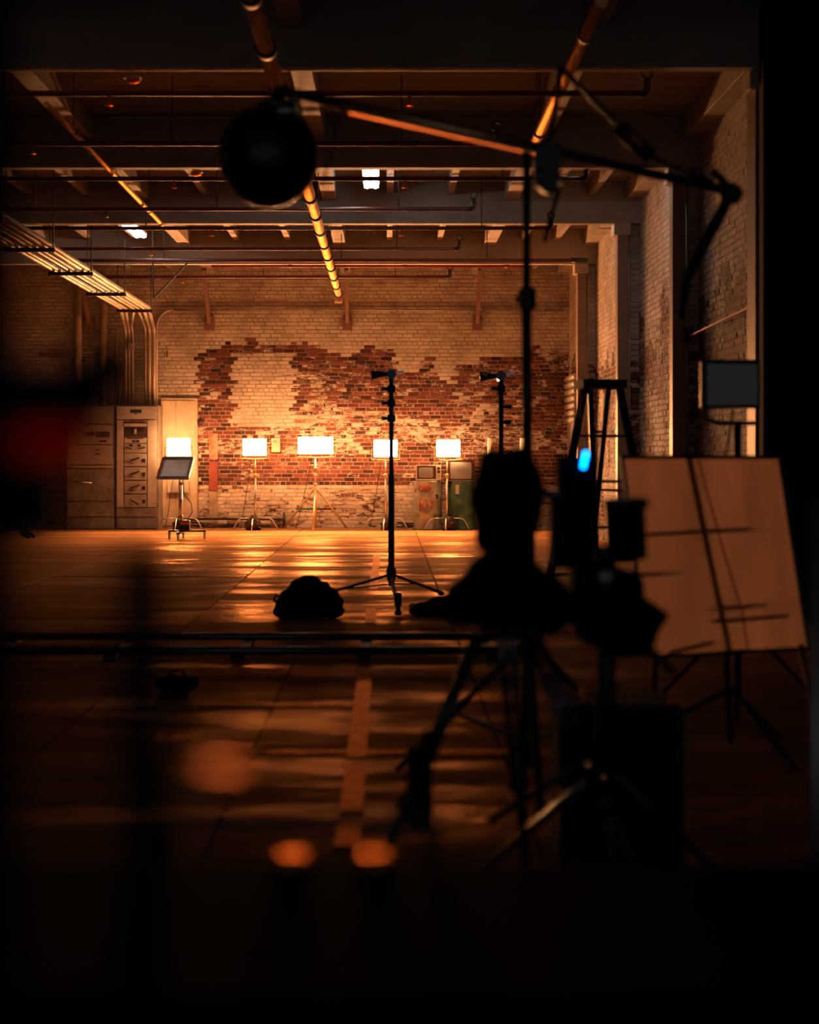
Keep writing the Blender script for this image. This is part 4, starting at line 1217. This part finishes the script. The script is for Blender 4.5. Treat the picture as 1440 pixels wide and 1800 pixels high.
# end clamp and hanging counterweight strap
e = bp(1285, 340)
build(MB().ball(e, .05, .05, .045, 14, 8, .3, 1), 'end_clamp', M_BLACK, t)
build(MB().tube([bp(1250, 300), bp(1272, 318), e], .018, 8), 'clamp_lever', M_BLACK, t)
build(MB().tube([e, bp(1262, 385), bp(1232, 440), bp(1207, 490), bp(1198, 560)], [.022, .026, .024, .02, .014], 10), 'counterweight_strap', M_MATT, t)
# cross arm above the boom
build(MB().tube([bp(985, 118), bp(1085, 218)], .012, 10), 'cross_arm', M_BLACK, t)
ca = bp(1115, 245)
c_ = build(MB().tube([bp(1085, 222), bp(1145, 275)], .034, 12), 'cross_clamp', M_BLACK, t)
build(MB().tube([bp(1108, 236, YB2 - .05), bp(1132, 258, YB2 - .05)], .012, 8), 'red_lit_band', M_ORANGE, c_)  # orange-red colour stands for red light falling on this clamp
build(MB().tube([bp(985, 118), bp(975, 200), bp(962, 262)], .012, 10), 'arm_post', M_BLACK, t)
build(MB().tube([bp(1145, 275), bp(1200, 300), bp(1255, 318)], .008, 8), 'safety_cable', M_MATT, t)

bc = bp(472, 275)
t = thing('ball_lantern', 'big black ball hanging from the left end of the boom arm', 'lantern', (bc.x, bc.y, bc.z))
build(MB().ball(bc, .203, .203, .208, 48, 28), 'shell', mat('glossy black fabric', (0.006, 0.007, 0.008), 0.35), t)
build(MB().lathe([(.07, .19), (.085, .2), (.085, .22), (.03, .24), (.02, .29)], bc + Vector((.04, 0, -.01)), 24), 'collar', M_BLUEBLK, t)
build(MB().tube([bc + Vector((.04, 0, .27)), A], .022, 12), 'spigot', M_BLACK, t)
build(MB().ball(bc + Vector((.075, -.12, .16)), .036, .02, .012, 14, 8), 'highlight_plate', M_WHITE, t)  # white disc stands for the highlight on top of the ball
build(MB().tube([bp(520, 172) + Vector((0, -.03, 0)), bp(528, 215) + Vector((0, -.03, 0))], .02, 10), 'bracket', M_PIPE, t)
build(MB().tube([bp(600, 178), bp(585, 260), bp(565, 330)], .004, 6), 'cord', M_RUBBER, t)

# ================================================================== LADDER
YLd = 13.0
t = thing('step_ladder', 'black a-frame step ladder behind the monitor rig', 'ladder', P(1055, 0, YLd) * Vector((1, 1, 0)) if False else (P(1055, 0, YLd).x, YLd, 0))
zt = P(0, 676, YLd).z
ztop = zt - .02
xa, xb = P(1017, 0, YLd).x, P(1095, 0, YLd).x
build(MB().obox(((xa + xb) / 2, YLd, zt), ((xb - xa) / 2, .03, 0), (-.02, .12, 0), (0, 0, .035)), 'top_cap', M_BLACK, t)
fr = [((1026, YLd - .1), (940, YLd - .55)), ((1042, YLd + .1), (1062, YLd + .75))]
rails = [((1026, YLd - .08), (930, YLd - .75)), ((1087, YLd - .06), (1152, YLd - .7)), ((1040, YLd + .09), (1070, YLd + .6)), ((1072, YLd + .09), (1048, YLd + .7))]
RP = []
for i, (a, b) in enumerate(rails):
    pa = Vector((P(a[0], 0, YLd).x, a[1], ztop)); pb = Vector((P(b[0], 0, YLd).x, b[1], 0.015)); RP.append((pa, pb))
    build(MB().bar(pa, pb, .055 if i < 2 else .04, .03), 'rail', M_BLACK, t)
    build(MB().ball(pb + Vector((0, 0, .012)), .045, .045, .027, 10, 6), 'foot', M_RUBBER, t)
for f in (.2, .38, .56, .74, .9):
    a, b = RP[0][0].lerp(RP[0][1], f), RP[1][0].lerp(RP[1][1], f)
    build(MB().bar(a, b, .02 if f > .3 else .02, .022), 'step', M_BLACK, t)
for f in (.18, .4, .62, .84):
    a, b = RP[2][0].lerp(RP[2][1], f), RP[3][0].lerp(RP[3][1], f)
    build(MB().bar(a, b, .02, .02), 'rear_bar', M_BLACK, t)
for k in (0, 1):
    a, b = RP[k][0].lerp(RP[k][1], .42), RP[k + 2][0].lerp(RP[k + 2][1], .42)
    build(MB().bar(a, b, .014, .02), 'spreader', M_BLACK, t)

# ================================================================== SMALL PANEL (off) ON STAND, right
YP = 9.2
def pp(px, py, Y=YP): return P(px, py, Y)


c0 = pp(1290, 675)
t = thing('led_panel', 'small switched-off panel light with a pale grey face on a stand at right', 'lamp', (pp(1297, 0).x, YP, 0))
a, b = pp(1232, 718), pp(1336, 632)
build(MB().box(a.x, b.x, YP - .02, YP + .05, a.z, b.z, .012), 'housing', M_BLACK, t)
build(MB().box(pp(1242, 0).x, pp(1331, 0).x, YP - .03, YP - .018, pp(0, 713).z, pp(0, 640).z, .006), 'diffuser', M_WHITE, t)
build(MB().tube([pp(1238, 680), pp(1240, 735), pp(1262, 744), pp(1300, 744), pp(1328, 744)], .012, 8), 'yoke', M_BLACK, t)
build(MB().tube([(pp(1297, 0).x, YP, .05), (pp(1297, 0).x, YP, pp(0, 742).z)], .02, 10), 'column', M_BLACK, t)
for a_ in (.3, 2.4, 4.5):
    build(MB().bar((pp(1297, 0).x, YP, .5), (pp(1297, 0).x + .5 * math.cos(a_), YP + .5 * math.sin(a_), .015), .024, .016), 'leg', M_BLACK, t)
build(MB().tube([pp(1290, 722), pp(1285, 745), pp(1278, 790), pp(1262, 900)], .007, 6), 'cable', M_RUBBER, t)

# ================================================================== DIFFUSION FRAME
TL = Vector((413 * 7.7 / F, 7.7, CAMH + .004)); v = Vector((.09, -.2, -.88)); u = Vector((.793, .356, 0))
t = thing('diffusion_frame', 'square diffusion silk glowing orange-brown, leaning at right', 'diffusion frame', (TL.x + .45, 7.75, 0))
nn = u.cross(v).normalized()
if nn.y > 0: nn = -nn
mb = MB(); N = 12; vs = []; fs = []
for j in range(N + 1):
    for i in range(N + 1):
        k = .004 * math.sin(i * .9) * math.sin(PI * j / N)
        vs.append(TL + u * (i / N) + v * (j / N) + nn * k)
for j in range(N):
    for i in range(N):
        fs.append((j * (N + 1) + i, j * (N + 1) + i + 1, (j + 1) * (N + 1) + i + 1, (j + 1) * (N + 1) + i))
mb.add(vs, fs, True); build(mb, 'silk', M_SILK, t)
for (a, b) in ((Vector(), u), (v, u + v), (Vector(), v), (u, u + v)):
    build(MB().bar(TL + a, TL + b, .018, .018), 'frame_bar', M_BLACK, t)
# stand that carries it, just behind the cloth
sp = TL + u * .43 - nn * .05
st = TL + u * .52 + v * 1.0 - nn * .06
build(MB().tube([sp + Vector((0, 0, .03)), st, (st.x + .03, st.y + .05, .05)], .016, 10), 'stand_column', M_BLACK, t)
build(MB().tube([TL + u * .46 + nn * .012, TL + u * .54 + v * .5 + nn * .014, TL + u * .6 + v * .8 + nn * .012, TL + u * .6 + v * .98 + nn * .014], .004, 8), 'red_cable', M_RED, t)
for (a, b, g_) in (((.22, .27), (.9, .25), .3), ((.5, .77), (.98, .76), .1), ((.2, .92), (.48, .88), .08), ((.5, .93), (.72, .93), .08), ((.12, .4), (.45, .4), .5), ((.6, .63), (.92, .62), .35)):
    pa = TL + u * a[0] + v * a[1] - nn * (g_ + .12); pb = TL + u * b[0] + v * b[1] - nn * (g_ + .12)
    build(MB().tube([pa, pb], .01, 8), 'grip_arm', M_BLACK, t)
for k in range(3):
    a = k * 2.1 + .9
    build(MB().tube([(st.x + .03, st.y + .05, .3), (st.x + .03 + .5 * math.cos(a), st.y + .05 + .5 * math.sin(a), .014)], .013, 8), 'stand_leg', M_BLACK, t)
build(MB().bar(TL + v * .98 + u * .05, (TL.x + .05, 7.2, .01), .02, .02), 'prop', M_BLACK, t)
build(MB().bar(TL + v * .98 + u * .95, (TL.x + .85, 7.5, .01), .02, .02), 'prop', M_BLACK, t)

# ================================================================== COVERED CAMERA ON TRIPOD (foreground silhouette)
YK = 4.6
def kp(px, py, dy=0.0): return P(px, py, YK) + Vector((0, dy, 0))


SK = YK / F


def blob(parts, name, m, parent, voxel=.012):
    """several overlapping rounded volumes fused into one skin"""
    mb = MB()
    for (px, py, rx_, ry_, rz_, *dy) in parts:
        mb.ball(kp(px, py, dy[0] if dy else 0), rx_ * SK, ry_, rz_ * SK, 20, 14, .22, px * .13 + py * .07, 2.6)
    o = build(mb, name, m, parent)
    md = o.modifiers.new('r', 'REMESH'); md.mode = 'VOXEL'; md.voxel_size = voxel; md.use_smooth_shade = True
    dg = bpy.context.evaluated_depsgraph_get()
    me = bpy.data.meshes.new_from_object(o.evaluated_get(dg)); o.modifiers.clear(); o.data = me
    return o


ax = kp(890, 0).x
t = thing('film_camera', 'film camera under a crumpled black cover on a tripod, in silhouette', 'camera', (ax, YK, 0))
blob([(892, 850, 56, .12, 58), (868, 880, 40, .1, 62), (912, 900, 40, .1, 62), (890, 930, 46, .1, 42), (905, 812, 34, .09, 24), (862, 818, 22, .07, 28), (846, 872, 20, .06, 34), (915, 800, 14, .05, 16), (866, 800, 10, .04, 14), (940, 880, 18, .06, 22), (930, 925, 16, .05, 20), (930, 850, 26, .07, 40), (855, 945, 20, .06, 28)],
     'camera_cover', M_MATT, t)
blob([(888, 985, 42, .09, 40), (868, 1012, 50, .09, 40), (905, 1010, 45, .09, 45), (832, 1048, 50, .09, 34), (800, 1062, 30, .07, 22), (888, 1000, 34, .08, 50), (880, 1040, 70, .1, 42), (850, 1058, 62, .1, 40), (925, 1050, 80, .11, 52), (820, 1078, 42, .08, 26), (900, 1085, 90, .1, 26), (965, 1070, 45, .09, 45)], 'weather_skirt', M_MATT, t)
build(MB().tube([kp(935, 848), kp(962, 868), kp(995, 890)], .013, 8), 'monitor_arm', M_BLACK, t)
build(MB().box(kp(862, 0).x, kp(928, 0).x, YK - .05, YK + .09, kp(0, 1112).z, kp(0, 1085).z, .01), 'tripod_bowl', M_BLACK, t)
legs = [((846, 1106), (598, 1700)), ((930, 1108), (1190, 1700)), ((890, 1108), (930, 1600))]
for i, (a, b) in enumerate(legs):
    pa = kp(*a); Yb = FL(b[1]); pb = Vector(((b[0] - HX) * Yb / F, Yb, .0))
    pm = pa.lerp(pb, .52)
    sd = Vector((.014, 0, .006))
    lg = build(MB().tube([pa - sd, pm - sd], .011, 10), 'leg', M_BLUEBLK, t)
    build(MB().tube([pa + sd, pm + sd], .011, 10), 'leg_tube', M_BLUEBLK, lg)
    build(MB().tube([pa.lerp(pb, .4), pb + Vector((0, 0, .02))], .014, 10), 'lower_leg', M_BLACK, lg)
    build(MB().ball(pm, .03, .026, .035, 12, 8, .2, i), 'leg_lock', M_BLACK, lg)
    build(MB().ball(pb + Vector((0, 0, .018)), .03, .03, .018, 10, 6), 'foot', M_RUBBER, lg)
hb = kp(737, 1310)
build(MB().box(hb.x - .035, hb.x + .035, YK - .06, YK + .04, hb.z - .22, hb.z, .012), 'battery_pouch', M_MATT, t)
build(MB().tube([hb, kp(752, 1280)], .008, 6), 'pouch_strap', M_MATT, t)

# ================================================================== MONITOR RIG (foreground silhouette, right)
YM = 5.0
def mp_(px, py, dy=0.0): return P(px, py, YM) + Vector((0, dy, 0))


t = thing('monitor_rig', 'cluttered black monitor rig on a stand with a blue indicator light', 'monitor rig', (mp_(1065, 0).x, YM, 0))
X = mp_(1066, 0).x
build(MB().tube([(X, YM, .3), (X, YM, mp_(0, 960).z)], .03, 14), 'column', M_BLACK, t)
build(MB().box(mp_(968, 0).x, mp_(1046, 0).x, YM - .03, YM + .06, mp_(0, 1000).z, mp_(0, 870).z, .01), 'recorder', M_MATT, t)
build(MB().box(mp_(980, 0).x, mp_(1048, 0).x, YM - .01, YM + .06, mp_(0, 882).z, mp_(0, 800).z, .01), 'transmitter', M_MATT, t)
build(MB().obox(mp_(1100, 930), (.036, .02, .004), (-.02, .05, 0), (-.004, 0, .09)), 'side_monitor', M_BLACK, t)
build(MB().obox(mp_(1100, 884), (.042, .02, 0), (-.02, .06, 0), (0, 0, .012)), 'monitor_hood', M_BLACK, t)
mb = MB()
poly = [(1003, 1000), (1052, 985), (1110, 1005), (1125, 1045), (1172, 1076), (1152, 1108), (1140, 1150), (1085, 1155), (1010, 1120), (1000, 1050)]
mb.prism([mp_(a, b, -.08) for a, b in poly], (0, .16, 0))
bg = build(mb, 'cable_bag', M_MATT, t)
bv = bg.modifiers.new('bevel', 'BEVEL'); bv.width = .012; bv.segments = 2
build(MB().tube([mp_(1115, 1000), mp_(1128, 1025), mp_(1130, 1055), mp_(1120, 1065)], .008, 8), 'bag_strap', M_MATT, t)
build(MB().tube([mp_(1022, 1010), mp_(1004, 1060), mp_(1000, 1090), mp_(1020, 1110)], .006, 8), 'cable_loop', M_RUBBER, t)
build(MB().tube([mp_(975, 1010), mp_(955, 1040), mp_(950, 1075)], .01, 8), 'pan_handle', M_BLACK, t)
build(MB().tube([mp_(955, 1042), mp_(1005, 1048)], .008, 8), 'grip_rod', M_BLACK, t)
build(MB().tube([mp_(950, 1078), mp_(1010, 1085)], .012, 8), 'grip_rod', M_BLACK, t)
build(MB().ball(mp_(1057, 1010, -.1), .022, .014, .016, 14, 8), 'lens_glint', M_WHITE, t)  # white bead stands for the cool glint on a lens
for (px, py) in ((1027, 798), (1026, 805), (1024, 812), (1023, 819)):
    build(MB().ball(mp_(px, py, -.04), .006, .004, .006, 8, 6), 'indicator_led', E_BLUE, t)
build(MB().tube([mp_(1027, 640, .1), mp_(1027, 795, -.02)], .0025, 6), 'antenna', M_BLACK, t)
build(MB().tube([(X, YM, .5), mp_(860, 1445)], .012, 8), 'leg', M_BLUEBLK, t)
for k in range(3):
    a = k * 2.1 + .5
    build(MB().tube([(X, YM, .45), (X + .5 * math.cos(a), YM + .5 * math.sin(a), .014)], .014, 8), 'leg', M_BLUEBLK, t)
build(MB().tube([mp_(1145, 1140), mp_(1185, 1185)], .011, 8), 'brace', M_BLACK, t)

# equipment case behind the column
YE = 5.6
def ep(px, py): return P(px, py, YE)


a, b = ep(985, 1420), ep(1200, 1240)
t = thing('equipment_case', 'black equipment case with small brass latches under the monitor rig', 'case', ((a.x + b.x) / 2, YE, 0))
zc = ep(0, 1240).z
build(MB().box(a.x, b.x, YE, YE + .35, 0, zc * .72, .01), 'body', M_MATT, t)
build(MB().box(a.x, b.x, YE, YE + .35, zc * .72 + .004, zc, .01), 'lid', M_MATT, t)
for (px, w_) in ((1030, .018), (1085, .012), (1115, .01), (1187, .018)):
    x = ep(px, 0).x
    build(MB().lathe([(w_, 0), (w_, .006), (w_ * .85, .01), (0, .011)], (x, YE + .03, zc), 14), 'latch', M_GOLD, t)
build(MB().tube([ep(1020, 1215) , ep(1033, 1238)], .008, 8), 'hinge_stay', M_GOLD, t)
for x in (a.x, b.x):
    build(MB().box(x - .008, x + .008, YE - .005, YE + .02, 0, zc), 'corner_trim', M_BLUEBLK, t)

# ================================================================== NEAREST FOREGROUND
# low black flight case across the bottom of the picture
YF1 = 1.95
def fp(px, py, Y=YF1): return P(px, py, Y)


zt = fp(0, 1512).z
t = thing('flight_case', 'black flight case across the bottom edge with two brass catches', 'case', (.1, YF1 - .3, 0))
build(MB().box(-.75, .95, YF1 - .5, YF1, 0, zt - .12, .01), 'body', M_MATT, t)
build(MB().box(-.75, .95, YF1 - .5, YF1, zt - .116, zt, .01), 'lid', M_MATT, t)
for px in (515, 660):
    x = fp(px, 0).x
    build(MB().lathe([(.02, 0), (.021, .006), (.019, .01), (0, .011)], (x, YF1 - .02, zt), 18), 'catch', M_GOLD, t)
build(MB().tube([(-.25, YF1 - .02, zt + .002), (-.25, YF1 - .02, zt + .05), (.05, YF1 - .02, zt + .05), (.05, YF1 - .02, zt + .002)], .009, 8), 'carry_handle', M_BLACK, t)

# light stand very close at left with a t-handle and a red knob
YN = .9
def np_(px, py): return P(px, py, YN)


t = thing('near_stand', 'blurred black stand at the left edge with a slanting handle and a red knob', 'stand', (np_(-45, 0).x, YN, 0))
xs = np_(-64, 0).x
build(MB().tube([(xs, YN, .06), (xs, YN, 2.4)], .029, 16), 'column', M_MATT, t)
build(MB().obox(np_(70, 694), (.034, 0, 0), (0, .02, 0), (0, 0, .017)), 'clamp_body', M_MATT, t)
build(MB().tube([np_(105, 705), np_(160, 672), np_(236, 622)], [.018, .016, .014], 14), 't_handle', M_MATT, t)
mb = MB(); mb.ball((0, 0, 0), .027, .02, .0105, 20, 12)
keep = [f for f in mb.f if sum(mb.v[i][1] for i in f) / len(f) < .001]
m3 = MB(); m3.add([Vector(q) + np_(88, 778) for q in mb.v], keep, True); build(m3, 'red_knob', M_REDKNOB, t)
build(MB().obox(np_(45, 885), (.017, 0, 0), (0, .02, 0), (0, 0, .022)), 'lower_clamp', M_MATT, t)
for k in range(3):
    a = (1.7, 3.2, 4.4)[k]
    build(MB().bar((xs, YN, .45), (xs + .35 * math.cos(a), YN + .35 * math.sin(a), .012), .022, .016), 'leg', M_MATT, t)
t = thing('near_pole', 'blurred slim black pole rising from the bottom left with a shiny brass knob', 'pole', (P(250, 0, .95).x, .95, 0))
xs = P(248, 0, .95).x
build(MB().tube([(xs, .95, 0), (xs, .95, P(0, 960, .95).z)], .0125, 14), 'tube', M_MATT, t)
build(MB().lathe([(.0, -.008), (.018, -.008), (.021, 0), (.02, .003), (0, .004)], P(365, 1362, .95), 18), 'knob', M_GOLD, t)
build(MB().tube([(xs, .95, P(0, 1372, .95).z), P(350, 1366, .95)], .008, 10), 'knob_stem', M_MATT, t)
build(MB().lathe([(.0, 0), (.09, 0), (.09, .012), (.02, .03), (0, .03)], (xs, .95, 0), 18), 'base_disc', M_MATT, t)
# chrome pole at the right edge
xr = P(1436, 0, 3.4).x
t = thing('chrome_pole', 'blurred grey pole at the right edge beside the silk', 'pole', (xr, 3.4, 0))
build(MB().tube([(xr, 3.4, .03), (xr, 3.4, P(0, 880, 3.4).z)], .013, 12), 'tube', M_STEEL, t)
build(MB().lathe([(.15, 0), (.15, .015), (.03, .04), (0, .04)], (xr, 3.4, 0), 18), 'base_disc', M_BLACK, t)
